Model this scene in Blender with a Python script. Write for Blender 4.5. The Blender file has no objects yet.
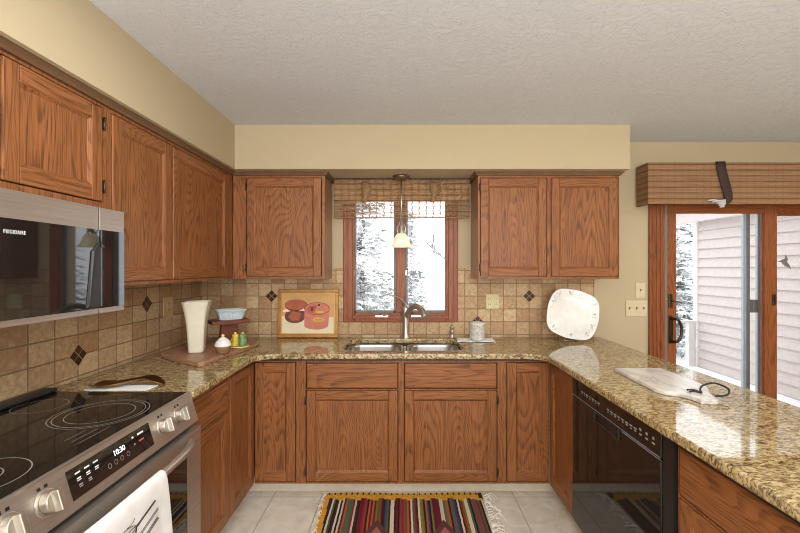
import bpy, bmesh, math, random
from mathutils import Vector, Matrix
random.seed(7)
S = bpy.context.scene
COL = S.collection

# ------------------------------------------------------------------ camera, world, lights, exposure
FPX = 412.0
CAMZ = 1.437
cam_data = bpy.data.cameras.new('camera')
cam_data.sensor_width = 36.0
cam_data.lens = FPX * 36.0 / 800.0
cam_data.shift_x = -2.0 / 800.0
cam_data.shift_y = 1.5 / 800.0
cam_data.clip_start = 0.02
cam = bpy.data.objects.new('camera', cam_data)
cam.location = (0, 0, CAMZ)
cam.rotation_euler = (math.pi / 2, 0, 0)
COL.objects.link(cam)
S.camera = cam

world = bpy.data.worlds.new('overcast_sky')
S.world = world
world.use_nodes = True
wn = world.node_tree.nodes
wn['Background'].inputs[0].default_value = (0.93, 0.96, 1.0, 1)
wn['Background'].inputs[1].default_value = 2.1


def area(name, loc, rot, sx, sy, power, col=(1, 0.95, 0.88)):
    l = bpy.data.lights.new(name, 'AREA')
    l.shape = 'RECTANGLE'
    l.size, l.size_y = sx, sy
    l.energy = power
    l.color = col
    o = bpy.data.objects.new(name, l)
    o.location = loc
    o.rotation_euler = rot
    COL.objects.link(o)
    return o


area('kitchen_fill_light', (-0.1, 0.9, 2.37), (0, 0, 0), 1.3, 1.3, 15, (1, 0.98, 0.95))  # added fill over the kitchen, no fixture hangs there
area('room_fill_light', (0.3, -1.7, 2.37), (math.radians(25), 0, 0), 3.2, 1.6, 40, (1, 0.98, 0.95))  # unseen fill added behind the camera, tipped forward
area('dining_fill_light', (3.1, 1.2, 2.37), (0, 0, 0), 1.6, 1.6, 24, (1, 0.98, 0.95))  # added fill for the dining side, out of view
area('rear_fill_light', (0.6, -2.8, 1.25), (math.radians(97), 0, 0), 3.0, 1.7, 60, (0.97, 0.98, 1.0))  # soft light added at the rear; that wall has no window
area('ceiling_uplight_fill', (0.3, -1.2, 1.55), (math.radians(165), 0, 0), 2.6, 1.2, 100, (0.97, 0.98, 1.0))  # upward fill added to brighten the ceiling, not a fixture

S.view_settings.view_transform = 'Standard'
S.view_settings.look = 'None'
S.view_settings.exposure = 0.42
S.view_settings.gamma = 1.0
S.view_settings.use_curve_mapping = False
S.cycles.filter_width = 1.0


# ------------------------------------------------------------------ materials
class NT:
    def __init__(self, name):
        self.m = bpy.data.materials.new(name)
        self.m.use_nodes = True
        self.t = self.m.node_tree
        self.n = self.t.nodes
        self.b = self.n['Principled BSDF']

    def node(self, typ, **kw):
        n = self.n.new(typ)
        for k, v in kw.items():
            setattr(n, k, v)
        return n

    def link(self, a, b):
        self.t.links.new(a, b)

    def math(self, op, a, b=None, clamp=False):
        n = self.node('ShaderNodeMath', operation=op, use_clamp=clamp)
        for i, v in enumerate((a, b)):
            if v is None:
                continue
            if isinstance(v, (int, float)):
                n.inputs[i].default_value = v
            else:
                self.link(v, n.inputs[i])
        return n.outputs[0]

    def ramp(self, fac, stops, interp='LINEAR'):
        n = self.node('ShaderNodeValToRGB')
        cr = n.color_ramp
        cr.interpolation = interp
        while len(cr.elements) < len(stops):
            cr.elements.new(0.5)
        for e, (p, c) in zip(cr.elements, stops):
            e.position = p
            e.color = (c[0], c[1], c[2], 1)
        self.link(fac, n.inputs[0])
        return n.outputs[0]

    def mix(self, fac, a, b, blend='MIX'):
        n = self.node('ShaderNodeMix', data_type='RGBA', blend_type=blend)
        for idx, v in ((0, fac), (6, a), (7, b)):
            if isinstance(v, (int, float)):
                n.inputs[idx].default_value = v
            elif isinstance(v, tuple):
                n.inputs[idx].default_value = (v[0], v[1], v[2], 1)
            else:
                self.link(v, n.inputs[idx])
        return n.outputs[2]

    def coords(self, scale=(1, 1, 1), rot=(0, 0, 0), rnd=0.0, world=False):
        if world:
            c = self.node('ShaderNodeNewGeometry').outputs['Position']
        else:
            c = self.node('ShaderNodeTexCoord').outputs['Object']
        if rnd:
            oi = self.node('ShaderNodeObjectInfo')
            r = self.math('MULTIPLY', oi.outputs['Random'], rnd)
            cx = self.node('ShaderNodeCombineXYZ')
            for i in range(3):
                self.link(r, cx.inputs[i])
            ad = self.node('ShaderNodeVectorMath', operation='ADD')
            self.link(c, ad.inputs[0])
            self.link(cx.outputs[0], ad.inputs[1])
            c = ad.outputs[0]
        mp = self.node('ShaderNodeMapping')
        mp.inputs['Scale'].default_value = scale
        mp.inputs['Rotation'].default_value = rot
        self.link(c, mp.inputs[0])
        return mp.outputs[0]

    def noise(self, vec, scale, detail=3, rough=0.5, dist=0.0):
        n = self.node('ShaderNodeTexNoise')
        n.inputs['Scale'].default_value = scale
        n.inputs['Detail'].default_value = detail
        n.inputs['Roughness'].default_value = rough
        n.inputs['Distortion'].default_value = dist
        self.link(vec, n.inputs['Vector'])
        return n.outputs['Fac']

    def bump(self, h, strength=0.3, dist=0.01):
        n = self.node('ShaderNodeBump')
        n.inputs['Strength'].default_value = strength
        n.inputs['Distance'].default_value = dist
        self.link(h, n.inputs['Height'])
        self.link(n.outputs[0], self.b.inputs['Normal'])

    def col(self, v):
        if isinstance(v, tuple):
            self.b.inputs['Base Color'].default_value = (v[0], v[1], v[2], 1)
        else:
            self.link(v, self.b.inputs['Base Color'])

    def set(self, rough=0.5, metal=0.0, spec=None, coat=0.0):
        self.b.inputs['Roughness'].default_value = rough
        self.b.inputs['Metallic'].default_value = metal
        if spec is not None:
            self.b.inputs['Specular IOR Level'].default_value = spec
        if coat:
            self.b.inputs['Coat Weight'].default_value = coat
            self.b.inputs['Coat Roughness'].default_value = 0.1


def srgb(r, g, b):
    f = lambda c: (c / 255 / 12.92) if c / 255 <= 0.04045 else ((c / 255 + 0.055) / 1.055) ** 2.4
    return (f(r), f(g), f(b))


def plain(name, c, rough=0.5, metal=0.0, spec=None, vary=0.06, nscale=18.0, coat=0.0):
    m = NT(name)
    v = m.coords()
    n = m.noise(v, nscale, 3)
    d = tuple(x * (1 - vary) for x in c)
    l = tuple(min(1, x * (1 + vary)) for x in c)
    m.col(m.ramp(n, [(0.3, d), (0.7, l)]))
    m.set(rough, metal, spec, coat)
    return m.m


def oak(axis, light, mid, dark, name):
    m = NT(name)
    k = 0.16
    sc = {'x': (k, 1, 1), 'y': (1, k, 1), 'z': (1, 1, k)}[axis]
    v = m.coords(sc, rnd=23.0)
    h = m.noise(v, 4.4, 1.5, 0.45, 0.3)
    s = m.math('MULTIPLY', h, 46.0)
    fr = m.math('FRACT', s)
    ring = m.ramp(fr, [(0.0, (0, 0, 0)), (0.45, (0.08, 0.08, 0.08)), (0.75, (0.9, 0.9, 0.9)), (0.92, (1, 1, 1)), (1.0, (0, 0, 0))])
    k2 = 0.035
    sc2 = {'x': (k2, 1, 1), 'y': (1, k2, 1), 'z': (1, 1, k2)}[axis]
    v2 = m.coords(sc2, rnd=11.0)
    p = m.noise(v2, 210, 3, 0.65)
    pore = m.ramp(p, [(0.42, (1, 1, 1)), (0.56, (0, 0, 0))])
    br = m.noise(m.coords(sc2, rnd=5.0), 16, 2)
    c = m.mix(br, light, mid)
    rp = m.math('MULTIPLY', ring, m.math('ADD', m.math('MULTIPLY', pore, 0.55), 0.35))
    c = m.mix(m.math('MULTIPLY', rp, 0.78), c, dark)
    c = m.mix(m.math('MULTIPLY', pore, 0.33), c, dark)
    m.col(c)
    m.set(0.42, 0, 0.35)
    m.bump(m.math('MULTIPLY', pore, -1.0), 0.12, 0.002)
    return m.m


OL, OM, OD = srgb(166, 107, 62), srgb(140, 86, 47), srgb(72, 38, 19)
OAKZ = oak('z', OL, OM, OD, 'oak_vertical')
OAKX = oak('x', OL, OM, OD, 'oak_across')
OAKY = oak('y', OL, OM, OD, 'oak_along')
OAK_EDGE = plain('oak_molding_dark', srgb(106, 78, 52), 0.5)
WINW = oak('z', srgb(164, 98, 62), srgb(146, 82, 50), srgb(106, 54, 32), 'window_wood_upright')
WINX = oak('x', srgb(164, 98, 62), srgb(146, 82, 50), srgb(106, 54, 32), 'window_wood_across')
DOORW = oak('z', srgb(160, 92, 48), srgb(138, 76, 38), srgb(92, 44, 20), 'door_wood_upright')
DOORX = oak('x', srgb(160, 92, 48), srgb(138, 76, 38), srgb(92, 44, 20), 'door_wood_across')
LAMI = plain('cabinet_side_laminate', srgb(152, 104, 70), 0.3, 0, 0.6)


def wall_mat(name, c):
    m = NT(name)
    v = m.coords(world=True)
    n = m.noise(v, 140, 3)
    m.col(c)
    m.set(0.85, 0, 0.2)
    m.bump(n, 0.06, 0.003)
    return m.m


WALL = wall_mat('wall_paint_cream', srgb(188, 172, 141))


def ceil_mat():
    m = NT('ceiling_stomp_texture')
    v = m.coords(world=True)
    n = m.noise(v, 17, 5, 0.62, 2.2)
    n2 = m.noise(v, 70, 3, 0.6, 2.0)
    r = m.ramp(n, [(0.47, (0, 0, 0)), (0.53, (1, 1, 1))])
    h = m.math('ADD', r, m.math('MULTIPLY', n2, 0.4))
    m.col(srgb(212, 213, 215))
    m.set(0.9, 0, 0.2)
    m.bump(h, 0.42, 0.012)
    return m.m


CEIL = ceil_mat()


def granite():
    m = NT('granite_gold')
    v = m.coords((1.0, 1.9, 1.2), (0, 0, 0.5), world=True)
    n1 = m.noise(v, 34, 5, 0.62, 0.8)
    n2 = m.noise(v, 74, 4, 0.6, 0.4)
    n3 = m.noise(v, 7, 2)
    c = m.ramp(n1, [(0.34, srgb(70, 56, 40)), (0.43, srgb(134, 112, 76)), (0.52, srgb(178, 156, 112)), (0.66, srgb(208, 192, 150))])
    dk = m.ramp(n2, [(0.39, (1, 1, 1)), (0.48, (0, 0, 0))])
    c = m.mix(m.math('MULTIPLY', dk, 0.92), c, srgb(66, 46, 32))
    lt = m.ramp(n2, [(0.58, (0, 0, 0)), (0.68, (1, 1, 1))])
    c = m.mix(m.math('MULTIPLY', lt, 0.55), c, srgb(214, 200, 162))
    c = m.mix(m.math('MULTIPLY', n3, 0.25), c, srgb(172, 146, 100))
    m.col(c)
    m.set(0.045, 0, 0.8)
    return m.m


GRAN = granite()


def tile_mat(name, axes, pitch, offs, c1, c2, mortar, mort_w, rough, nscale, spec=0.4, bumpy=0.5):
    """square tiles: axes give the two world axes of the grid, pitch the two pitches"""
    m = NT(name)
    pos = m.node('ShaderNodeNewGeometry').outputs['Position']
    sep = m.node('ShaderNodeSeparateXYZ')
    m.link(pos, sep.inputs[0])
    uu, masks = [], []
    for a, p, o in zip(axes, pitch, offs):
        u = m.math('DIVIDE', m.math('SUBTRACT', sep.outputs['xyz'.index(a)], o), p)
        fl = m.math('FLOOR', u)
        f = m.math('SUBTRACT', u, fl)
        e = m.math('MINIMUM', f, m.math('SUBTRACT', 1.0, f))
        masks.append(m.math('MULTIPLY', e, p))
        uu.append(fl)
    d = m.math('MINIMUM', masks[0], masks[1])
    nz = m.noise(m.coords(world=True), 60, 2)
    d = m.math('ADD', d, m.math('MULTIPLY', m.math('SUBTRACT', nz, 0.5), mort_w * 0.8))
    tilef = m.ramp(m.math('DIVIDE', d, mort_w), [(0.42, (0, 0, 0)), (0.62, (1, 1, 1))])
    cx = m.node('ShaderNodeCombineXYZ')
    m.link(uu[0], cx.inputs[0])
    m.link(uu[1], cx.inputs[1])
    wnz = m.node('ShaderNodeTexWhiteNoise', noise_dimensions='3D')
    m.link(cx.outputs[0], wnz.inputs['Vector'])
    c = m.mix(wnz.outputs['Value'], c1, c2)
    cloud = m.noise(m.coords(world=True), nscale, 5, 0.6, 0.6)
    c = m.mix(m.ramp(cloud, [(0.45, (0, 0, 0)), (0.75, (0.7, 0.7, 0.7))]), c, tuple(x * 0.72 for x in c2))
    c = m.mix(m.ramp(cloud, [(0.25, (0.45, 0.45, 0.45)), (0.45, (0, 0, 0))]), c, tuple(min(1, x * 1.2) for x in c1))
    c = m.mix(tilef, mortar, c)
    m.col(c)
    m.set(rough, 0, spec)
    m.bump(m.math('ADD', tilef, m.math('MULTIPLY', cloud, 0.25)), bumpy, 0.003)
    return m.m


TILE_B = tile_mat('travertine_tile_rear', 'xz', (0.0982, 0.098), (-0.994, 0.929), srgb(208, 182, 142), srgb(166, 126, 88), srgb(140, 114, 82), 0.006, 0.55, 42)
TILE_L = tile_mat('travertine_tile_side', 'yz', (0.13, 0.098), (1.676, 0.929), srgb(206, 180, 142), srgb(166, 128, 92), srgb(132, 108, 80), 0.006, 0.55, 42)
FLOORM = tile_mat('floor_tile', 'xy', (0.303, 0.40), (0.099, 2.585), srgb(226, 219, 204), srgb(212, 202, 184), srgb(178, 168, 150), 0.007, 0.34, 9, 0.45, 0.2)
TOEK = plain('toe_kick_vinyl', srgb(216, 206, 188), 0.5)
DIAM = plain('accent_tile_brown', srgb(64, 36, 20), 0.25)
DIAML = plain('accent_tile_grout', srgb(168, 142, 104), 0.6)

STEEL = NT('stainless_steel')
_v = STEEL.coords((1, 0.02, 1), world=True)
STEEL.col(STEEL.ramp(STEEL.noise(_v, 160, 2), [(0.3, srgb(176, 166, 155)), (0.7, srgb(190, 180, 169))]))
STEEL.set(0.36, 0.82)
STEEL = STEEL.m
NICKEL = plain('brushed_nickel', srgb(204, 198, 188), 0.34, 0.95)
SINKM = plain('sink_steel', srgb(190, 188, 184), 0.3, 1.0)
BRASS = plain('antique_brass', srgb(150, 122, 74), 0.3, 1.0)
BRONZE = plain('dark_bronze', srgb(78, 68, 60), 0.35, 0.9)
BLACK_GLASS = plain('black_glass', (0.010, 0.009, 0.009), 0.03, 0, 0.95, vary=0.0)
DW_BLACK = plain('dishwasher_black', (0.011, 0.010, 0.0095), 0.05, 0, 0.5, vary=0.0)
BLACK = plain('black_plastic', (0.012, 0.011, 0.011), 0.4)
MARK = plain('printed_white', srgb(225, 225, 222), 0.5)
MARKG = plain('printed_grey', srgb(150, 148, 144), 0.5)
MARKR = plain('printed_red', srgb(214, 90, 84), 0.5)
BURN = plain('burner_print', srgb(140, 136, 130), 0.4)
IVORY = plain('ivory_plastic', srgb(206, 194, 160), 0.4)
CREAMC = plain('cream_ceramic', srgb(226, 220, 200), 0.22, coat=0.3)
WHITEC = plain('white_ceramic', srgb(236, 234, 228), 0.2, coat=0.3)
BLUEC = plain('pale_blue_ceramic', srgb(186, 202, 206), 0.3)
BROWNC = plain('brown_basket', srgb(140, 104, 70), 0.6, vary=0.3, nscale=160)
YELC = plain('yellow_glaze', srgb(214, 190, 70), 0.3, vary=0.25, nscale=70)
GRNC = plain('green_glaze', srgb(112, 142, 92), 0.3, vary=0.3, nscale=70)
CRMY = plain('pale_yellow_glaze', srgb(234, 224, 150), 0.3)
WALNUT = oak('y', srgb(192, 148, 116), srgb(168, 122, 92), srgb(116, 76, 54), 'walnut_slab')
REDW = oak('x', srgb(136, 76, 56), srgb(112, 58, 42), srgb(66, 30, 22), 'reddish_wood')
GOLD = plain('gilded_frame', srgb(170, 120, 58), 0.42, 0.25, vary=0.15)
GOLDL = plain('gilded_frame_lip', srgb(206, 166, 96), 0.4, 0.25)
P_TAN = plain('paint_tan', srgb(206, 160, 104), 0.7)
P_WHITE = plain('paint_cream', srgb(226, 214, 184), 0.7)
P_DKPOT = plain('paint_dark_copper', srgb(112, 62, 50), 0.7, vary=0.35, nscale=40)
P_LID = plain('paint_copper', srgb(172, 92, 64), 0.7, vary=0.12)
P_PINK = plain('paint_pink_copper', srgb(204, 124, 102), 0.7, vary=0.12)
P_PINKD = plain('paint_deep_pink', srgb(176, 92, 72), 0.7, vary=0.2)
P_LINE = plain('paint_outline', srgb(78, 44, 36), 0.7)
P_YEL = plain('paint_yellow', srgb(200, 178, 60), 0.7)
PAPER = plain('white_paper', srgb(246, 246, 244), 0.8)
CLOTH = plain('white_cloth', srgb(228, 226, 222), 0.9)
PRINT = plain('towel_print', srgb(62, 60, 60), 0.9)
CORD = plain('dark_leather', srgb(34, 26, 24), 0.6)
STRAPM = plain('dark_strap', srgb(62, 42, 40), 0.8)
GREYM = plain('grey_vinyl', srgb(116, 112, 106), 0.5)
SCREENM = plain('blue_grey_aluminium', srgb(150, 162, 172), 0.45, 0.2)
SCREEND = plain('dark_aluminium', srgb(92, 98, 106), 0.45, 0.2)
SNOW = plain('snow', (0.9, 0.91, 0.93), 0.8, vary=0.03)
SIDING = plain('pale_siding', srgb(182, 172, 169), 0.6)
WHITEP = plain('white_paint', srgb(226, 224, 220), 0.5)
RAILM = plain('grey_rail_paint', srgb(204, 202, 200), 0.6)
BARK = plain('snowy_bark', srgb(92, 84, 76), 0.9, vary=0.4)


def crock_mat():
    m = NT('speckled_crock')
    n = m.noise(m.coords((1, 1, 1)), 55, 4, 0.7)
    m.col(m.ramp(n, [(0.35, srgb(150, 150, 152)), (0.5, srgb(206, 202, 194)), (0.7, srgb(226, 222, 212))]))
    m.set(0.35)
    return m.m


CROCK = crock_mat()


def marble():
    m = NT('white_marble')
    n = m.noise(m.coords((1, 0.4, 1)), 11, 5, 0.6, 1.2)
    m.col(m.ramp(n, [(0.3, srgb(226, 222, 214)), (0.5, srgb(214, 209, 200)), (0.58, srgb(190, 184, 176)), (0.66, srgb(222, 218, 210))]))
    m.set(0.22)
    return m.m


MARBLE = marble()


def bamboo(name, through=0.0, warm=1.0):
    m = NT(name)
    pos = m.node('ShaderNodeNewGeometry').outputs['Position']
    sep = m.node('ShaderNodeSeparateXYZ')
    m.link(pos, sep.inputs[0])
    z = sep.outputs[2]
    xs = m.math('ADD', sep.outputs[0], m.math('MULTIPLY', sep.outputs[1], 1.0))
    slat = m.math('FLOOR', m.math('MULTIPLY', z, 210))
    wz = m.node('ShaderNodeTexWhiteNoise', noise_dimensions='1D')
    m.link(slat, wz.inputs['W'])
    band = m.math('SINE', m.math('MULTIPLY', z, 2 * math.pi / 0.041))
    streak = m.noise(m.coords((0.6, 0.6, 30), world=True), 9, 4, 0.6)
    c = m.ramp(streak, [(0.3, srgb(158, 118, 82)), (0.55, srgb(192, 152, 112)), (0.75, srgb(214, 180, 142))])
    c = m.mix(m.math('MULTIPLY', wz.outputs['Value'], 0.45), c, srgb(146, 104, 70))
    bd = m.ramp(band, [(0.6, (0, 0, 0)), (0.95, (1, 1, 1))])
    c = m.mix(m.math('MULTIPLY', bd, 0.6), c, srgb(108, 68, 42))
    th = m.math('FRACT', m.math('MULTIPLY', xs, 1 / 0.052))
    tm = m.ramp(th, [(0.0, (1, 1, 1)), (0.06, (1, 1, 1)), (0.08, (0, 0, 0))])
    c = m.mix(m.math('MULTIPLY', tm, 0.35), c, srgb(112, 74, 48))
    c = m.mix(1.0, c, (warm, warm * .97, warm * .98) if warm < 1 else (warm * .9, warm * 1.02, warm * 1.12), 'MULTIPLY')
    m.col(c)
    m.set(0.7, 0, 0.25)
    if through:
        out = m.n['Material Output']
        tr = m.node('ShaderNodeBsdfTransparent')
        tl = m.node('ShaderNodeBsdfTranslucent')
        m.link(c, tl.inputs[0])
        a1 = m.node('ShaderNodeMixShader')
        a1.inputs[0].default_value = 0.6
        m.link(m.b.outputs[0], a1.inputs[1])
        m.link(tl.outputs[0], a1.inputs[2])
        mx = m.node('ShaderNodeMixShader')
        gap = m.ramp(streak, [(0.46, (through, through, through)), (0.62, (through * 0.3,) * 3)])
        gap = m.math('MULTIPLY', gap, m.math('SUBTRACT', 1.0, tm))
        m.link(gap, mx.inputs[0])
        m.link(a1.outputs[0], mx.inputs[1])
        m.link(tr.outputs[0], mx.inputs[2])
        m.link(mx.outputs[0], out.inputs[0])
    return m.m


BAMB = bamboo('woven_bamboo', 0.0, 0.62)
BAMBF = bamboo('woven_bamboo_light', 0.0, 1.3)
BAMBT = bamboo('woven_bamboo_open', 0.92, 1.3)


def glass_mat(name, refl=0.06):
    m = NT(name)
    out = m.n['Material Output']
    tr = m.node('ShaderNodeBsdfTransparent')
    gl = m.node('ShaderNodeBsdfGlossy')
    gl.inputs['Roughness'].default_value = 0.02
    fr = m.node('ShaderNodeFresnel')
    fr.inputs[0].default_value = 1.35
    mx = m.node('ShaderNodeMixShader')
    m.link(fr.outputs[0], mx.inputs[0])
    m.link(tr.outputs[0], mx.inputs[1])
    m.link(gl.outputs[0], mx.inputs[2])
    m.link(mx.outputs[0], out.inputs[0])
    return m.m


GLASS = glass_mat('window_glass')


def lamp_glass():
    m = NT('alabaster_shade')
    n = m.noise(m.coords(), 22, 3)
    c = m.ramp(n, [(0.3, srgb(240, 222, 184)), (0.7, srgb(250, 240, 214))])
    m.col(c)
    m.set(0.4)
    m.link(c, m.b.inputs['Emission Color'])
    m.b.inputs['Emission Strength'].default_value = 0.3
    return m.m


SHADEG = lamp_glass()


def emis(name, c, s):
    m = NT(name)
    m.col(c)
    m.b.inputs['Emission Color'].default_value = (c[0], c[1], c[2], 1)
    m.b.inputs['Emission Strength'].default_value = s
    return m.m


LED = emis('clock_digits', (0.95, 0.97, 1.0), 0.8)
BULB = emis('bulb_glow', (1.0, 0.86, 0.62), 3.0)


def rug_mat():
    m = NT('kilim_stripes')
    pos = m.node('ShaderNodeTexCoord').outputs['Object']
    sep = m.node('ShaderNodeSeparateXYZ')
    m.link(pos, sep.inputs[0])
    wob = m.noise(m.coords((1, 3, 1)), 8, 2)
    x = m.math('ADD', sep.outputs[0], m.math('MULTIPLY', wob, 0.006))
    w = m.node('ShaderNodeTexWhiteNoise', noise_dimensions='1D')
    m.link(m.math('FLOOR', m.math('MULTIPLY', x, 92)), w.inputs['W'])
    pal = [(112, 34, 44), (46, 34, 32), (150, 66, 52), (98, 92, 88), (58, 36, 32), (206, 192, 168), (124, 112, 48),
           (60, 70, 112), (220, 206, 184), (132, 46, 62), (70, 44, 36), (146, 128, 52), (176, 92, 60), (92, 40, 60), (84, 100, 62), (40, 30, 30)]
    st = [(i / len(pal), srgb(*p)) for i, p in enumerate(pal)]
    c = m.ramp(w.outputs['Value'], st, 'CONSTANT')
    n = m.noise(m.coords((1, 0.3, 1)), 240, 2)
    c = m.mix(m.math('MULTIPLY', n, 0.3), c, (0.02, 0.015, 0.012))
    m.col(c)
    m.set(0.95, 0, 0.1)
    m.bump(n, 0.3, 0.003)
    return m.m


RUG = rug_mat()
RUGY = plain('kilim_ochre', srgb(206, 148, 40), 0.95, vary=0.25, nscale=60)
RUGR = plain('kilim_rust', srgb(84, 48, 42), 0.95, vary=0.2, nscale=60)
RUGK = plain('kilim_black', srgb(40, 28, 26), 0.95)
FRINGE = plain('fringe_cotton', srgb(244, 238, 226), 0.95)


def needles():
    m = NT('snowy_needles')
    g = m.node('ShaderNodeNewGeometry')
    n = m.noise(m.coords(world=True), 2.6, 3, 0.6)
    n2 = m.noise(m.coords(world=True), 17, 2, 0.6)
    s = m.math('ADD', n, m.math('MULTIPLY', m.math('SUBTRACT', n2, 0.5), 0.5))
    f = m.ramp(s, [(0.42, (0, 0, 0)), (0.49, (1, 1, 1))])
    c = m.mix(f, srgb(150, 155, 150), (0.92, 0.93, 0.94))
    m.col(c)
    m.set(0.9, 0, 0.1)
    tl = m.node('ShaderNodeBsdfTranslucent')
    m.link(c, tl.inputs[0])
    mx = m.node('ShaderNodeMixShader')
    mx.inputs[0].default_value = 0.5
    m.link(m.b.outputs[0], mx.inputs[1])
    m.link(tl.outputs[0], mx.inputs[2])
    m.link(mx.outputs[0], m.n['Material Output'].inputs[0])
    return m.m


NEEDLE = needles()
CANDLE = plain('shadow_gap', (0.01, 0.008, 0.006), 0.7)


# ------------------------------------------------------------------ mesh builders
class MB:
    def __init__(self):
        self.bm = bmesh.new()
        self.mi = 0

    def _tag(self, faces, smooth=False):
        for f in faces:
            f.material_index = self.mi
            f.smooth = smooth

    def box(self, x0, x1, y0, y1, z0, z1):
        x0, x1 = sorted((x0, x1)); y0, y1 = sorted((y0, y1)); z0, z1 = sorted((z0, z1))
        v = [self.bm.verts.new((x, y, z)) for z in (z0, z1) for y in (y0, y1) for x in (x0, x1)]
        fs = [(0, 2, 3, 1), (4, 5, 7, 6), (0, 1, 5, 4), (2, 6, 7, 3), (0, 4, 6, 2), (1, 3, 7, 5)]
        self._tag([self.bm.faces.new([v[i] for i in f]) for f in fs])
        return self

    def hexa(self, pts):
        """8 points: bottom loop 4, top loop 4"""
        v = [self.bm.verts.new(p) for p in pts]
        fs = [(3, 2, 1, 0), (4, 5, 6, 7), (0, 1, 5, 4), (1, 2, 6, 5), (2, 3, 7, 6), (3, 0, 4, 7)]
        self._tag([self.bm.faces.new([v[i] for i in f]) for f in fs])
        return self

    def quad(self, pts):
        v = [self.bm.verts.new(p) for p in pts]
        self._tag([self.bm.faces.new(v)])
        return self

    def prism(self, pts, d):
        """closed planar loop pts extruded by vector d"""
        d = Vector(d)
        a = [self.bm.verts.new(p) for p in pts]
        b = [self.bm.verts.new(Vector(p) + d) for p in pts]
        n = len(pts)
        fs = [self.bm.faces.new(list(reversed(a))), self.bm.faces.new(b)]
        for i in range(n):
            fs.append(self.bm.faces.new((a[i], a[(i + 1) % n], b[(i + 1) % n], b[i])))
        self._tag(fs)
        return self

    def rings(self, loops, cap0=True, cap1=True, smooth=True, closed=True):
        vs = [[self.bm.verts.new(p) for p in l] for l in loops]
        fs = []
        n = len(vs[0])
        for a, b in zip(vs[:-1], vs[1:]):
            for i in range(n if closed else n - 1):
                j = (i + 1) % n
                fs.append(self.bm.faces.new((a[i], a[j], b[j], b[i])))
        self._tag(fs, smooth)
        caps = []
        if cap0:
            caps.append(self.bm.faces.new(list(reversed(vs[0]))))
        if cap1:
            caps.append(self.bm.faces.new(vs[-1]))
        self._tag(caps, False)
        return self

    def lathe(self, prof, c=(0, 0, 0), seg=32, fn=None, cap0=True, cap1=True):
        loops = []
        for r, z in prof:
            l = []
            for i in range(seg):
                a = 2 * math.pi * i / seg
                rr = r * (fn(a, z) if fn else 1)
                l.append((c[0] + rr * math.cos(a), c[1] + rr * math.sin(a), c[2] + z))
            loops.append(l)
        return self.rings(loops, cap0, cap1)

    def tube(self, path, rad, seg=10, cap=True):
        path = [Vector(p) for p in path]
        n = len(path)
        rads = rad if isinstance(rad, (list, tuple)) else [rad] * n
        loops = []
        prev = None
        for i in range(n):
            t = (path[min(i + 1, n - 1)] - path[max(i - 1, 0)]).normalized()
            if prev is None:
                up = Vector((0, 0, 1)) if abs(t.z) < 0.9 else Vector((1, 0, 0))
                a = t.cross(up).normalized()
            else:
                a = (prev - t * prev.dot(t)).normalized()
            prev = a
            b = t.cross(a).normalized()
            loops.append([path[i] + (a * math.cos(2 * math.pi * k / seg) + b * math.sin(2 * math.pi * k / seg)) * rads[i] for k in range(seg)])
        return self.rings(loops, cap, cap)

    def cyl(self, p0, p1, r0, r1=None, seg=24):
        return self.tube([p0, p1], [r0, r0 if r1 is None else r1], seg)

    def sphere(self, c, r, sx=1, sy=1, sz=1, seg=16):
        prof = []
        for i in range(1, seg):
            a = math.pi * i / seg
            prof.append((r * math.sin(a), -r * math.cos(a) * sz))
        loops = []
        for rr, z in prof:
            loops.append([(c[0] + rr * sx * math.cos(2 * math.pi * k / seg), c[1] + rr * sy * math.sin(2 * math.pi * k / seg), c[2] + z) for k in range(seg)])
        return self.rings(loops)


LOC = {}


def build(name, mb, mats, parent=None, bevel=0.0, bseg=2, kind=None, label=None, cat=None, group=None, loc=None, sub=0, solid=0, bangle=35):
    bm = mb.bm
    bmesh.ops.recalc_face_normals(bm, faces=bm.faces[:])
    me = bpy.data.meshes.new(name)
    root = Vector(LOC.get(parent.name, (0, 0, 0))) if parent else Vector(loc or (0, 0, 0))
    bm.transform(Matrix.Translation(-root))
    bm.to_mesh(me)
    bm.free()
    for m in (mats if isinstance(mats, (list, tuple)) else [mats]):
        me.materials.append(m)
    o = bpy.data.objects.new(name, me)
    COL.objects.link(o)
    if parent:
        o.parent = parent
    else:
        o.location = root
    LOC[o.name] = tuple(root)
    if solid:
        md = o.modifiers.new('solidify', 'SOLIDIFY'); md.thickness = solid; md.offset = 0
    if bevel:
        md = o.modifiers.new('bevel', 'BEVEL')
        md.width = bevel; md.segments = bseg; md.limit_method = 'ANGLE'; md.angle_limit = math.radians(bangle)
        md.use_clamp_overlap = True
    if sub:
        md = o.modifiers.new('subsurf', 'SUBSURF'); md.levels = sub; md.render_levels = sub
    tag(o, label, cat, group, kind)
    return o


def tag(o, label=None, cat=None, group=None, kind=None):
    if label: o['label'] = label
    if cat: o['category'] = cat
    if group: o['group'] = group
    if kind: o['kind'] = kind
    return o


def thing(name, loc, label=None, cat=None, group=None, kind=None):
    o = bpy.data.objects.new(name, None)
    o.empty_display_size = 0.05
    o.location = loc
    COL.objects.link(o)
    LOC[o.name] = tuple(loc)
    return tag(o, label, cat, group, kind)


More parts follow.
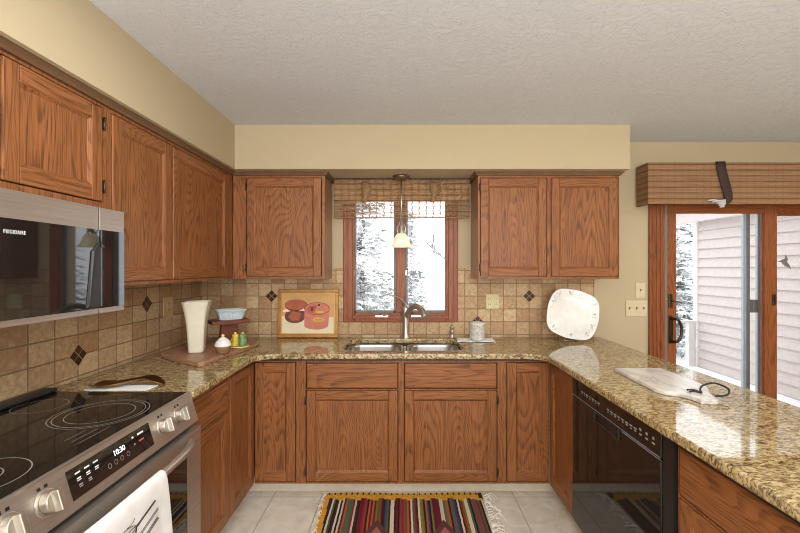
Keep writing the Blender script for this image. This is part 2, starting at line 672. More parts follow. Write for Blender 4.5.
def text_mesh(body, size, mw, mb, mi, depth=0.0004, align='CENTER', spacing=1.0):
    cu = bpy.data.curves.new('txt', 'FONT')
    cu.body = body
    cu.size = size
    cu.extrude = depth
    cu.align_x = align
    cu.align_y = 'CENTER'
    cu.space_character = spacing
    cu.resolution_u = 3
    o = bpy.data.objects.new('txt', cu)
    COL.objects.link(o)
    bpy.context.view_layer.update()
    me = bpy.data.meshes.new_from_object(o.evaluated_get(bpy.context.evaluated_depsgraph_get()))
    me.transform(mw)
    n0 = len(mb.bm.faces)
    mb.bm.from_mesh(me)
    mb.bm.faces.ensure_lookup_table()
    for f in mb.bm.faces[n0:]:
        f.material_index = mi
    bpy.data.objects.remove(o)
    bpy.data.curves.remove(cu)
    bpy.data.meshes.remove(me)


def basis(o, u, v):
    u, v = Vector(u).normalized(), Vector(v).normalized()
    n = u.cross(v)
    return Matrix(((u.x, v.x, n.x, o[0]), (u.y, v.y, n.y, o[1]), (u.z, v.z, n.z, o[2]), (0, 0, 0, 1)))


# facing frames: u along the run, d depth behind the door face, z up
def F_back(yf): return lambda u, d, z: (u, yf + d, z)
def F_left(xf): return lambda u, d, z: (xf - d, u, z)
def F_right(xf): return lambda u, d, z: (xf + d, u, z)


def fbox(mb, F, u0, u1, d0, d1, z0, z1):
    a, b = F(u0, d0, z0), F(u1, d1, z1)
    mb.box(a[0], b[0], a[1], b[1], a[2], b[2])


def fquad(mb, F, pts):
    mb.quad([F(*p) for p in pts])


DT = 0.020


def door(root, F, u0, u1, z0, z1, rail_mat, hinge=None, st=0.056, name='door'):
    # recessed panel with a sloped bead round it
    mb = MB()
    a0, a1, b0, b1 = u0 + st, u1 - st, z0 + st, z1 - st
    w = 0.011
    o = [(a0, 0.002, b0), (a1, 0.002, b0), (a1, 0.002, b1), (a0, 0.002, b1)]
    i = [(a0 + w, 0.011, b0 + w), (a1 - w, 0.011, b0 + w), (a1 - w, 0.011, b1 - w), (a0 + w, 0.011, b1 - w)]
    bk = [(a0, DT - .003, b0), (a1, DT - .003, b0), (a1, DT - .003, b1), (a0, DT - .003, b1)]
    mb.rings([[F(*p) for p in l] for l in (bk, o, i)], smooth=False)
    d = build(name, mb, OAKZ, root)
    for a, b in ((u0, u0 + st), (u1 - st, u1)):
        mb = MB()
        fbox(mb, F, a, b, 0, DT, z0, z1)
        build('stile', mb, OAKZ, d, bevel=0.004)
    for a, b in ((z0, z0 + st), (z1 - st, z1)):
        mb = MB()
        fbox(mb, F, u0 + st, u1 - st, 0, DT, a, b)
        build('rail', mb, rail_mat, d, bevel=0.003)
    if hinge:
        for zz in (z0 + 0.06, z1 - 0.06):
            mb = MB()
            uh = u0 - 0.006 if hinge == 'l' else u1 + 0.006
            fbox(mb, F, uh - 0.006, uh + 0.006, -.001, 0.0035, zz - 0.022, zz + 0.022)
            c = F(uh, -0.002, zz)
            mb.cyl((c[0], c[1], c[2] - 0.026), (c[0], c[1], c[2] + 0.026), 0.004, seg=10)
            build('hinge', mb, BRONZE, d)
    return d


def drawer(root, F, u0, u1, z0, z1, mat):
    mb = MB()
    fbox(mb, F, u0, u1, 0, DT, z0, z1)
    return build('drawer_front', mb, mat, root, bevel=0.007, bseg=3)


def carcass(root, F, u0, u1, depth, z0, z1, openings, side_mat=None, top=True):
    """hollow box behind a face frame; openings = [(u0,u1,z0,z1)] are only closed by doors"""
    t = 0.018
    d0 = .004
    mb = MB()
    us = sorted({u0, u1} | {o[0] - 0.005 for o in openings} | {o[1] + 0.005 for o in openings})
    zs = sorted({z0, z1} | {o[2] - 0.004 for o in openings} | {o[3] + 0.004 for o in openings})
    for i in range(len(us) - 1):
        for j in range(len(zs) - 1):
            cu, cz = (us[i] + us[i + 1]) / 2, (zs[j] + zs[j + 1]) / 2
            if any(o[0] - .005 < cu < o[1] + .005 and o[2] - .004 < cz < o[3] + .004 for o in openings):
                continue
            fbox(mb, F, us[i], us[i + 1], d0, d0 + t, zs[j], zs[j + 1])
    bmesh.ops.remove_doubles(mb.bm, verts=mb.bm.verts[:], dist=0.0002)
    build('face_frame', mb, OAKZ, root)
    mb = MB()
    fbox(mb, F, u0, u0 + t, d0 + t, depth, z0, z1)
    fbox(mb, F, u1 - t, u1, d0 + t, depth, z0, z1)
    fbox(mb, F, u0 + t, u1 - t, depth - t, depth, z0, z1)
    fbox(mb, F, u0 + t, u1 - t, d0 + t, depth - t, z0, z0 + t)
    if top:
        fbox(mb, F, u0 + t, u1 - t, d0 + t, depth - t, z1 - t, z1)
    build('case', mb, side_mat or LAMI, root)


# ------------------------------------------------------------------ the room
XL, XR, YB, YR, ZC = -1.53, 4.2, 3.15, -3.0, 2.40
SOFZ = 2.103
mb = MB(); mb.box(XL - .15, XR + .15, YR - .15, YB + .15, -0.12, 0.0)
build('floor', mb, FLOORM, kind='structure')
mb = MB(); mb.box(XL - .15, XR + .15, YR - .15, YB + .15, ZC, ZC + 0.12)
build('ceiling', mb, CEIL, kind='structure')
mb = MB(); mb.box(XL - .15, XL, YR - .15, YB + .15, 0, ZC)
build('wall_left', mb, WALL, kind='structure')
mb = MB(); mb.box(XR, XR + .15, YR - .15, YB + .15, 0, ZC)
build('wall_right', mb, WALL, kind='structure')
mb = MB(); mb.box(XL, XR, YR - .15, YR, 0, ZC)
build('wall_rear', mb, WALL, kind='structure')
# back wall with the window and the patio door openings
WX0, WX1, WZ0, WZ1 = -0.385, 0.36, 1.085, 1.99
DX0, DX1, DZ1 = 1.995, 3.66, 1.97
mb = MB()
mb.box(XL, WX0, YB, YB + .15, 0, ZC)
mb.box(WX0, WX1, YB, YB + .15, 0, WZ0)
mb.box(WX0, WX1, YB, YB + .15, WZ1, ZC)
mb.box(WX1, DX0, YB, YB + .15, 0, ZC)
mb.box(DX0, DX1, YB, YB + .15, DZ1, ZC)
mb.box(DX1, XR, YB, YB + .15, 0, ZC)
build('wall_back', mb, WALL, kind='structure')
# soffits above the cabinets
mb = MB()
mb.prism([(XL, YR, SOFZ), (-1.126, YR, SOFZ), (-1.126, 2.772, SOFZ), (1.535, 2.772, SOFZ), (1.535, YB, SOFZ), (XL, YB, SOFZ)], (0, 0, ZC - SOFZ))
build('soffit', mb, WALL, kind='structure')

# tiled backsplash, with brown diamond accents let into it
SPZ = 1.436
mb = MB()
mb.box(XL, -0.445, YB - 0.008, YB, 0.912, SPZ)
mb.box(-0.445, 0.425, YB - 0.008, YB, 0.912, 1.03)
mb.box(0.425, 1.468, YB - 0.008, YB, 0.912, SPZ)
mb.mi = 1
mb.box(XL, XL + 0.008, 0.2, YB - 0.008, 0.912, SPZ)


def diamond(mb, c, u, r, n):
    c, u, n = Vector(c), Vector(u), Vector(n)
    z = Vector((0, 0, 1))
    mb.mi = 3
    mb.prism([c + u * r, c + z * r, c - u * r, c - z * r], n * 0.0012)
    mb.mi = 2
    q = r * 0.44
    for du, dz in ((.5, 0), (-.5, 0), (0, .5), (0, -.5)):
        k = c + u * du * r + z * dz * r
        mb.prism([k + u * q, k + z * q, k - u * q, k - z * q], n * 0.003)


zb = 0.912
yb = YB - 0.008
for n_, k in ((0, 3), (16, 1), (20, 3)):
    diamond(mb, (-0.994 + .0982 * n_, yb, .929 + .098 * k), (1, 0, 0), 0.047, (0, -1, 0))
for n_, k in ((6, 3), (2, 1), (-2, 3)):
    diamond(mb, (XL + 0.008, 1.676 + .13 * n_, .929 + .098 * k), (0, 1, 0), 0.052, (1, 0, 0))
build('backsplash', mb, [TILE_B, TILE_L, DIAM, DIAML], kind='structure')

# beige toe kicks
mb = MB(); mb.box(-0.995, 0.985, 2.655, 2.667, 0.0, 0.10)
build('baseboard_back', mb, TOEK, kind='structure')
mb = MB(); mb.box(-1.0, -0.99, 1.75, 2.655, 0.0, 0.10)
build('baseboard_left', mb, TOEK, kind='structure')
mb = MB(); mb.box(0.985, 0.995, 2.19, 2.655, 0, 0.10); mb.box(0.985, 0.995, 0.2, 1.37, 0, 0.10)
build('baseboard_right', mb, TOEK, kind='structure')

# dark molding between the wall cabinets and the soffit
TRZ0 = 2.078


def molding(name, pts):
    mb = MB()
    prof = [(0.0, TRZ0), (0.010, TRZ0), (0.016, TRZ0 + 0.010), (0.026, SOFZ - 0.004), (0.026, SOFZ), (0.0, SOFZ)]
    loops = []
    n = len(pts)
    for i, p in enumerate(pts):
        p = Vector(p)
        def nrm(a, b):
            t = (Vector(b) - Vector(a)).normalized()
            return Vector((t.y, -t.x))
        ns = []
        if i > 0: ns.append(nrm(pts[i - 1], pts[i]))
        if i < n - 1: ns.append(nrm(pts[i], pts[i + 1]))
        m = sum(ns, Vector((0, 0)))
        if len(ns) == 2:
            m = m / (1 + ns[0].dot(ns[1]))
        loops.append([(p.x + m.x * q, p.y + m.y * q, z) for q, z in prof])
    mb.rings(loops, smooth=False)
    return build(name, mb, OAK_EDGE, kind='structure')


UXF, UYF = -1.17, 2.853            # faces of the upper doors
molding('trim_1', [(-0.533, 3.148), (-0.533, UYF + 0.003), (UXF - 0.003, UYF + 0.003), (UXF - 0.003, 0.5)][::-1])
molding('trim_2', [(0.526, 3.148), (0.526, UYF + 0.003), (1.506, UYF + 0.003), (1.506, 3.148)])

# ------------------------------------------------------------------ window over the sink
win = thing('window_1', (0, YB, 1.03), kind='structure')
cy0 = YB - 0.022
mb = MB()
mb.box(-0.447, -0.36, cy0, YB - .0005, 1.025, 2.06); mb.box(0.335, 0.427, cy0, YB - .0005, 1.025, 2.06)
build('casing', mb, WINW, win, bevel=0.006)
mb = MB()
mb.box(-0.36, 0.335, cy0, YB - .0005, 1.025, 1.095); mb.box(-0.36, 0.335, cy0, YB - .0005, 1.97, 2.06)
build('casing', mb, WINX, win, bevel=0.006)
mb = MB()
mb.box(-0.41, -0.375, cy0 - 0.012, cy0, 1.05, 2.04); mb.box(0.352, 0.39, cy0 - 0.012, cy0, 1.05, 2.04)
mb.box(-0.375, 0.352, cy0 - 0.012, cy0, 1.05, 1.078)
build('casing_bead', mb, WINW, win, bevel=0.004)
mb = MB()
mb.box(-0.045, 0.026, YB - 0.012, YB + 0.045, 1.095, 1.97)
build('mullion', mb, WINW, win, bevel=0.004)
GY = YB + 0.018
for gx0, gx1 in ((-0.365, -0.05), (0.03, 0.345)):
    s = MB()
    for a, b, c, d in ((gx0 - .02, gx0 + .014, 1.085, 1.99), (gx1 - .014, gx1 + .015, 1.085, 1.99)):
        s.box(a, b, YB + .002, YB + .04, c, d)
    s.box(gx0, gx1, YB + .002, YB + .04, 1.085, 1.112); s.box(gx0, gx1, YB + .002, YB + .04, 1.95, 1.99)
    sash = build('sash', s, GREYM, win, bevel=0.002)
    g = MB(); g.box(gx0 + .014, gx1 - .014, GY, GY + .006, 1.112, 1.95)
    build('pane', g, GLASS, sash)
    lk = MB()
    for zz in (1.40,):
        lk.box(gx0 - .004, gx0 + .008, YB - .012, YB + .002, zz - .02, zz + .02)
    build('sash_lock', lk, NICKEL, win, bevel=0.002)
ck = MB()
ck.box(-0.20, -0.105, cy0 - .020, cy0 - .0125, 1.066, 1.082)
ck.cyl((-0.145, cy0 - .02, 1.074), (-0.145, cy0 - .045, 1.078), 0.009, seg=12)
ck.tube([(-0.145, cy0 - .043, 1.078), (-0.12, cy0 - .046, 1.083), (-0.09, cy0 - .046, 1.078)], 0.005, 8)
build('crank', ck, NICKEL, win)
ck = MB()
ck.box(0.07, 0.165, cy0 - .020, cy0 - .0125, 1.066, 1.082)
ck.cyl((0.105, cy0 - .02, 1.074), (0.105, cy0 - .045, 1.078), 0.009, seg=12)
build('crank', ck, NICKEL, win)

# ------------------------------------------------------------------ patio door
pd = thing('door_1', (2.8, YB, 0), kind='structure')
mb = MB()
mb.box(1.881, 1.998, YB - .02, YB - .0005, 0, 2.06)
for x in (1.905, 1.935, 1.965):
    mb.box(x, x + .012, YB - .028, YB - .02, 0, 2.06)
mb.box(3.62, 3.74, YB - .02, YB - .0005, 0, 2.06)
build('casing', mb, DOORW, pd, bevel=0.004)
mb = MB(); mb.box(1.998, 3.62, YB - .02, YB - .0005, 1.955, 2.06)
build('casing', mb, DOORX, pd, bevel=0.004)
mb = MB(); mb.box(1.998, 2.03, YB + .0, YB + .06, 0, 1.955)
build('track', mb, GREYM, pd, bevel=0.002)


def door_panel(x0, x1, y, st0, st1, zt):
    mb = MB()
    mb.box(x0, x0 + st0, y, y + .04, 0.02, 1.955); mb.box(x1 - st1, x1, y, y + .04, 0.02, 1.955)
    p = build('door_panel', mb, DOORW, pd, bevel=0.004)
    mb = MB()
    mb.box(x0 + st0, x1 - st1, y, y + .04, zt, 1.955); mb.box(x0 + st0, x1 - st1, y, y + .04, 0.02, 0.16)
    build('rail', mb, DOORX, p, bevel=0.004)
    mb = MB()
    mb.box(x0 + st0, x1 - st1, y + .017, y + .023, 0.16, zt)
    build('pane', mb, GLASS, p)
    return p


p1 = door_panel(2.03, 2.88, YB + .012, 0.075, 0.095, 1.857)
p2 = door_panel(2.878, 3.62, YB + .056, 0.03, 0.10, 1.845)
mb = MB()                                   # lock and pull handle on the sliding leaf
mb.box(2.045, 2.073, YB + .004, YB + .012, 1.13, 1.24)
mb.tube([(2.06, YB, 1.185), (2.10, YB - .02, 1.18), (2.125, YB - .022, 1.172)], 0.006, 8)
build('lock', mb, BRONZE, p1, bevel=0.002)
mb = MB()
mb.box(2.045, 2.075, YB + .004, YB + .012, 0.86, 1.07)
hp = [(2.062, YB + .004, 1.05)] + [(2.062 + .046 * math.sin(a), YB - .045, 0.965 + .088 * math.cos(a)) for a in [i * math.pi / 10 for i in range(11)]] + [(2.062, YB + .004, 0.875)]
mb.tube(hp, 0.010, 10)
build('pull_handle', mb, BRONZE, p1)
mb = MB()
mb.box(2.842, 2.864, YB + .004, YB + .0115, 1.15, 1.235)
mb.box(2.848, 2.858, YB - .006, YB + .004, 1.17, 1.215)
build('latch', mb, BRONZE, p1, bevel=0.002)
sd = thing('screen_door', (2.65, YB + .12, 0), 'sliding insect screen door with blue grey frame parked behind patio door glass', 'screen door')
for x0, x1, mt, nm in ((2.70, 2.727, SCREENM, 'stile'), (2.727, 2.755, SCREEND, 'stile'), (2.815, 2.845, SCREENM, 'stile')):
    mb = MB(); mb.box(x0, x1, YB + .11, YB + .135, 0.03, 1.94)
    build(nm, mb, mt, sd, bevel=0.003)
mb = MB(); mb.box(2.735, 2.812, YB + .10, YB + .11, 1.085, 1.185); mb.box(2.76, 2.78, YB + .085, YB + .10, 1.10, 1.17)
build('screen_latch', mb, SCREEND, sd, bevel=0.003)
mb = MB(); mb.box(2.756, 2.814, YB + .112, YB + .133, 1.90, 1.94); mb.box(2.756, 2.814, YB + .112, YB + .133, 0.03, 0.10)
build('rail', mb, SCREENM, sd, bevel=0.003)
# bird sticker on the fixed leaf
mb = MB()
bx, bz, by = 2.995, 1.475, YB + .0715
body = [(-.055, .012), (-.03, .020), (-.012, .030), (.004, .026), (.012, .012), (.030, -.012), (.044, -.044), (.020, -.028), (.0, -.022), (-.014, -.010), (-.026, .006)]
mb.prism([(bx + 1.1 * a, by, bz + 1.1 * b) for a, b in body], (0, -0.001, 0))
wing = [(-.006, .022), (.002, .062), (.020, .030), (.014, .008)]
mb.prism([(bx + 1.1 * a, by - .001, bz + 1.1 * b) for a, b in wing], (0, -0.001, 0))
build('bird_sticker', mb, GREYM, label='small grey hummingbird sticker on the right pane of patio door', cat='sticker', loc=(bx, by, bz))

# ------------------------------------------------------------------ wall cabinets
GU = 'oak wall cabinets under the soffit'
FL, FB, FR = F_left(UXF), F_back(UYF), None
UZ0, UZ1 = 1.362, 2.0775
ca = thing('wall_cabinet', (-1.35, 1.2, 1.67), 'short oak wall cabinet above the microwave', 'wall cabinet', GU)
dz = (1.696, 2.062)
carcass(ca, FL, 0.772, 1.636, 0.355, 1.672, UZ1, [(0.795, 1.195, *dz), (1.207, 1.611, *dz)])
door(ca, FL, 0.795, 1.195, *dz, OAKY, 'l')
door(ca, FL, 1.207, 1.611, *dz, OAKY, 'r')
cb = thing('wall_cabinet', (-1.35, 2.2, UZ0), 'tall oak two door wall cabinet between microwave and room corner', 'wall cabinet', GU)
dz = (1.380, 2.060)
carcass(cb, FL, 1.638, 2.852, 0.355, UZ0, UZ1, [(1.668, 2.092, *dz), (2.112, 2.775, *dz)])
door(cb, FL, 1.668, 2.092, *dz, OAKY)
door(cb, FL, 2.112, 2.775, *dz, OAKY)
cc = thing('wall_cabinet', (-.85, 3.0, UZ0), 'single door oak wall cabinet left of the sink window', 'wall cabinet', GU)
carcass(cc, FB, -1.172, -0.533, 0.295, UZ0, UZ1, [(-1.075, -0.56, *dz)])
door(cc, FB, -1.075, -0.56, *dz, OAKX, 'l')
cd = thing('wall_cabinet', (1.0, 3.0, UZ0), 'two door oak wall cabinet right of the sink window', 'wall cabinet', GU)
carcass(cd, FB, 0.526, 1.506, 0.295, UZ0, UZ1, [(0.545, 1.002, *dz), (1.036, 1.496, *dz)])
door(cd, FB, 0.545, 1.002, *dz, OAKX, 'l')
door(cd, FB, 1.036, 1.496, *dz, OAKX)

# ------------------------------------------------------------------ base cabinets
GB = 'oak base cabinets under the granite counter'
BXL, BXR, BYB = -0.915, 0.912, 2.551
FL, FB, FR = F_left(BXL), F_back(BYB), F_right(BXR)
BZ1 = 0.8775
DZ = (0.114, 0.677)
WZ = (0.692, 0.846)
c = thing('base_cabinet', (-1.2, 1.97, 0.1), 'narrow oak base cabinet with one drawer, beside the stove', 'base cabinet', GB)
carcass(c, FL, 1.752, 2.19, 0.60, 0.1, BZ1, [(1.775, 2.175, *DZ), (1.775, 2.175, *WZ)])
drawer(c, FL, 1.775, 2.175, *WZ, OAKY)
door(c, FL, 1.775, 2.175, *DZ, OAKY)
c = thing('corner_cabinet', (-1.2, 2.8, 0.1), 'oak corner base cabinet with folding doors under the walnut board', 'corner cabinet', GB)
CZ = (0.114, 0.850)
carcass(c, FL, 2.191, 2.554, 0.60, 0.1, BZ1, [(2.205, 2.545, *CZ)])
carcass(c, FB, -0.915, -0.645, 0.58, 0.1, BZ1, [(-0.910, -0.662, *CZ)])
door(c, FL, 2.205, 2.549, *CZ, OAKY)
door(c, FB, -0.913, -0.662, *CZ, OAKX)
c = thing('sink_cabinet', (0, 2.85, 0.1), 'wide oak base cabinet under the sink', 'base cabinet', GB)
carcass(c, FB, -0.644, 0.632, 0.58, 0.1, BZ1, [(-0.592, -0.027, *DZ), (0.016, 0.587, *DZ), (-0.592, -0.027, *WZ), (0.016, 0.587, *WZ)], top=False)
drawer(c, FB, -0.592, -0.027, *WZ, OAKX)
drawer(c, FB, 0.016, 0.587, *WZ, OAKX)
door(c, FB, -0.592, -0.027, *DZ, OAKX, 'l')
door(c, FB, 0.016, 0.587, *DZ, OAKX, 'r')
c = thing('corner_cabinet', (1.1, 2.8, 0.1), 'oak corner base cabinet with folding doors next to the dishwasher', 'corner cabinet', GB)
carcass(c, FB, 0.633, 0.912, 0.58, 0.1, BZ1, [(0.652, 0.908, *CZ)])
carcass(c, FR, 2.192, 2.554, 0.57, 0.1, BZ1, [(2.205, 2.545, *CZ)])
door(c, FB, 0.652, 0.910, *CZ, OAKX)
door(c, FR, 2.205, 2.549, *CZ, OAKY)
c = thing('base_cabinet', (1.2, 0.8, 0.1), 'oak base cabinet with wide drawer near end of peninsula', 'base cabinet', GB)
carcass(c, FR, 0.25, 1.366, 0.57, 0.1, BZ1, [(0.80, 1.357, *DZ), (0.80, 1.357, *WZ), (0.27, 0.78, *DZ), (0.27, 0.78, *WZ)])
drawer(c, FR, 0.80, 1.357, *WZ, OAKY)
door(c, FR, 0.80, 1.357, *DZ, OAKY)
drawer(c, FR, 0.27, 0.78, *WZ, OAKY)
door(c, FR, 0.27, 0.78, *DZ, OAKY)

# ------------------------------------------------------------------ countertop
CZ0, CZ1 = 0.878, 0.912


def arc(cx, cy, r, a0, a1, n=10):
    return [(cx + r * math.cos(math.radians(a0 + (a1 - a0) * i / n)), cy + r * math.sin(math.radians(a0 + (a1 - a0) * i / n))) for i in range(n + 1)]


R = 0.11
outer = [(-1.5215, 1.752), (-0.885, 1.752)]
outer += arc(-0.885 + R, 2.515 - R, R, 180, 90)
outer += arc(0.868 - R, 2.515 - R, R, 90, 0)
outer += [(0.868, 0.20), (1.50, 0.20), (1.50, 3.141), (-1.5215, 3.141)]


def rrect(x0, x1, y0, y1, r, n=8):
    return arc(x1 - r, y1 - r, r, 0, 90, n) + arc(x0 + r, y1 - r, r, 90, 180, n) + arc(x0 + r, y0 + r, r, 180, 270, n) + arc(x1 - r, y0 + r, r, 270, 360, n)


hole = rrect(-0.385, 0.400, 2.615, 3.045, 0.10)
mb = MB()
bm = mb.bm


def loop(pts, z):
    vs = [bm.verts.new((x, y, z)) for x, y in pts]
    es = [bm.edges.new((vs[i], vs[(i + 1) % len(vs)])) for i in range(len(vs))]
    return vs, es


for z in (CZ0, CZ1):
    ov, oe = loop(outer, z)
    hv, he = loop(hole, z)
    bmesh.ops.triangle_fill(bm, edges=oe + he, use_beauty=True)
    if z == CZ0:
        o0, h0 = ov, hv
for a, b in ((o0, ov), (h0, hv)):
    for i in range(len(a)):
        j = (i + 1) % len(a)
        bm.faces.new((a[i], a[j], b[j], b[i]))
build('countertop', mb, GRAN, bevel=0.008, bseg=3, label='gold and brown granite countertop in a u shape round the kitchen', cat='countertop', loc=(0, 2.8, CZ0), bangle=50)

CT = bpy.data.objects['countertop']
for x0, x1, y0, y1, z0 in ((.908, .9155, .25, 1.366, .851), (.908, .9155, 2.192, 2.54, .864), (-.90, .90, 2.547, 2.5545, .864), (-.9185, -.911, 1.755, 2.54, .864)):  # black strips standing in for the shadow gap under the counter edge
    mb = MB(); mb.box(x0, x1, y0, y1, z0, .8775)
    build('shadow_gap_strip', mb, BLACK, CT)

# ------------------------------------------------------------------ sink, faucet, soap pump
sk = thing('sink', (0, 2.83, CZ0), 'stainless double bowl sink set under the granite below the window', 'sink')


def bowl(x0, x1, y0, y1, depth, r):
    mb = MB()
    zt = CZ0 - 0.001
    L = []
    for off, z, rr in ((-0.012, zt, r + .012), (0, zt, r), (0.002, zt - 0.02, r), (0.010, zt - depth + .03, r), (0.03, zt - depth, r - 0.02), (0.12, zt - depth - .006, 0.03)):
        L.append([(x, y, z) for x, y in rrect(x0 + off, x1 - off, y0 + off, y1 - off, max(rr - off * .3, .01))])
    mb.rings(L, cap0=False, cap1=True)
    cx, cy = (x0 + x1) / 2, (y0 + y1) / 2
    b = build('bowl', mb, SINKM, sk, solid=0.0015)
    mb = MB()
    mb.lathe([(0.042, 0), (0.042, 0.003), (0.032, 0.004), (0.028, 0.001)], (cx, cy, zt - depth - .006), 24)
    build('drain', mb, NICKEL, b)


bowl(-0.375, -0.005, 2.622, 3.035, 0.19, 0.085)
bowl(0.045, 0.388, 2.622, 3.035, 0.17, 0.085)
mb = MB(); mb.box(0.007, 0.033, 2.70, 2.97, CZ0 - .03, CZ0 - .002)
build('divider', mb, SINKM, sk, bevel=0.01, bseg=3)

fx, fy = 0.028, 3.088
fa = thing('faucet', (fx, fy, CZ1), 'brushed nickel single lever faucet behind the sink', 'faucet')
mb = MB()
mb.lathe([(0.037, 0), (0.037, .006), (0.031, .012), (0.028, .03), (0.0255, .08), (0.0265, .15), (0.031, .20), (0.032, .215), (0.026, .235), (0.012, .245)], (fx, fy, CZ1), 28)
build('body', mb, NICKEL, fa)
mb = MB()
sp = [(fx + .008, fy - .012, CZ1 + .165), (fx + .03, fy - .05, CZ1 + .22), (fx + .06, fy - .10, CZ1 + .25), (fx + .095, fy - .155, CZ1 + .245), (fx + .12, fy - .20, CZ1 + .215), (fx + .13, fy - .222, CZ1 + .185)]
def smooth_path(p, n=6):
    p = [Vector(q) for q in p]
    out = []
    for i in range(len(p) - 1):
        a, b, c_, d = p[max(i - 1, 0)], p[i], p[i + 1], p[min(i + 2, len(p) - 1)]
        for k in range(n):
            t = k / n
            out.append(0.5 * ((2 * b) + (-a + c_) * t + (2 * a - 5 * b + 4 * c_ - d) * t * t + (-a + 3 * b - 3 * c_ + d) * t ** 3))
    out.append(p[-1])
    return out
pp = smooth_path(sp)
mb.tube(pp, [0.0215 + 0.005 * (i / len(pp)) ** 3 for i in range(len(pp))], 16)
build('spout', mb, NICKEL, fa)
mb = MB()
pp = smooth_path([(fx, fy, CZ1 + .235), (fx - .012, fy - .02, CZ1 + .262), (fx - .035, fy - .05, CZ1 + .29), (fx - .075, fy - .09, CZ1 + .315), (fx - .095, fy - .105, CZ1 + .318)])
mb.tube(pp, [0.011 - 0.005 * i / len(pp) for i in range(len(pp))], 10)
build('lever', mb, NICKEL, fa)
mb = MB()
mb.lathe([(0.020, 0), (0.020, .006), (0.014, .010), (0.014, .04), (0.016, .042), (0.016, .052), (0.010, .056), (0.010, .072), (0.015, .074), (0.015, .088), (0.006, .092)], (0.375, 3.085, CZ1), 20)
build('soap_pump', mb, NICKEL, label='small brushed nickel soap pump right of the faucet', cat='soap pump', loc=(0.375, 3.085, CZ1))

# ------------------------------------------------------------------ stove
SY0, SY1 = 0.778, 1.746
st = thing('stove', (-1.15, 1.26, 0), 'stainless slide in electric stove with black glass cooktop', 'stove')
mb = MB()
mb.box(-1.515, -0.895, SY0 + .004, SY1 - .004, 0.10, 0.898)
mb.box(-1.50, -0.96, SY0 + .02, SY1 - .02, 0.0, 0.10)
build('body', mb, BLACK, st, bevel=0.003)
mb = MB()
mb.box(-1.512, -0.897, SY0, SY1, 0.8985, 0.914)
ck = build('cooktop', mb, plain('cooktop_glass', (0.012, 0.0105, 0.0095), 0.05, 0, 0.4, vary=0.0), st, bevel=0.003)


def ring(mb, cx, cy, z, r, w=0.0016, n=56):
    lo = [[(cx + q * math.cos(2 * math.pi * i / n), cy + q * math.sin(2 * math.pi * i / n), z) for i in range(n)] for q in (r - w, r + w)]
    mb.rings(lo, False, False, smooth=False)


zc = 0.9145
for (cx, cy, rs) in ((-1.085, 1.485, (0.15, 0.137, 0.105)), (-1.37, 1.56, (0.085,)), (-1.07, 1.02, (0.115, 0.06)), (-1.37, 1.05, (0.10,)), (-1.36, 1.30, (0.05,))):
    mb = MB()
    for r in rs:
        ring(mb, cx, cy, zc, r)
    build('burner_ring', mb, BURN, ck)
mb = MB()
for k in range(3):
    mb.box(-1.02 + .028 * k, -1.0185 + .028 * k, 1.245 - .01 * k, 1.33 + .015 * k, zc - .0002, zc + .0002)
build('warm_zone_mark', mb, BURN, ck)
mb = MB()
mb.box(-1.5135, -1.458, SY0, SY1, 0.9145, 0.932)
build('back_rail', mb, BLACK, st, bevel=0.006)
# sloped control panel
PT, PB = Vector((-0.897, 0, 0.912)), Vector((-0.862, 0, 0.793))
mb = MB()
mb.prism([(PT.x, SY0, PT.z), (PB.x, SY0, PB.z), (-0.895, SY0, PB.z)], (0, SY1 - SY0, 0))
mb.box(-0.906, -0.896, SY0, SY1, 0.898, 0.916)
cp = build('control_panel', mb, STEEL, st, bevel=0.002)
pv = (PT - PB).normalized()
pu = Vector((0, 1, 0))
pn = pu.cross(pv)
plen = (PT - PB).length


def P(y, t, d=0.0):
    """point on the control panel: y along, t 0 bottom .. 1 top, d out"""
    q = PB + pv * plen * t + pn * d
    return Vector((q.x, y, q.z))


mb = MB()
mb.hexa([P(1.09, .22, -.001), P(1.445, .22, -.001), P(1.445, .86, -.001), P(1.09, .86, -.001), P(1.09, .22, .0015), P(1.445, .22, .0015), P(1.445, .86, .0015), P(1.09, .86, .0015)])
mb.mi = 1
text_mesh('10:30', 0.024, basis(P(1.285, .62, .002), pu, pv), mb, 1)
mb.mi = 2
def mark(y, t, w, h, mi=2):
    mb.mi = mi
    mb.hexa([P(y, t, .0015), P(y + w, t, .0015), P(y + w, t + h, .0015), P(y, t + h, .0015), P(y, t, .0020), P(y + w, t, .0020), P(y + w, t + h, .0020), P(y, t + h, .0020)])
for y in (1.115, 1.148, 1.18):
    mark(y, .70, .018, .035)
    mark(y + .002, .585, .014, .03); mark(y + .002, .545, .014, .02)
    if y < 1.17:
        mark(y + .004, .44, .012, .03, 3); mark(y + .004, .40, .012, .02, 3)
for y in (1.235, 1.262, 1.289, 1.318):
    cmk = P(y, .42, .0017)
    n = 14
    lo = [[cmk + pu * (q * math.cos(2 * math.pi * i / n)) + pv * (q * math.sin(2 * math.pi * i / n)) for i in range(n)] for q in (.0062, .0075)]
    mb.mi = 3
    mb.rings(lo, False, False, smooth=False)
mark(1.350, .70, .008, .05); mark(1.378, .70, .03, .05)
mark(1.352, .52, .007, .04, 3); mark(1.378, .53, .024, .035, 4)
build('display', mb, [BLACK_GLASS, LED, MARK, MARKG, MARKR], cp)
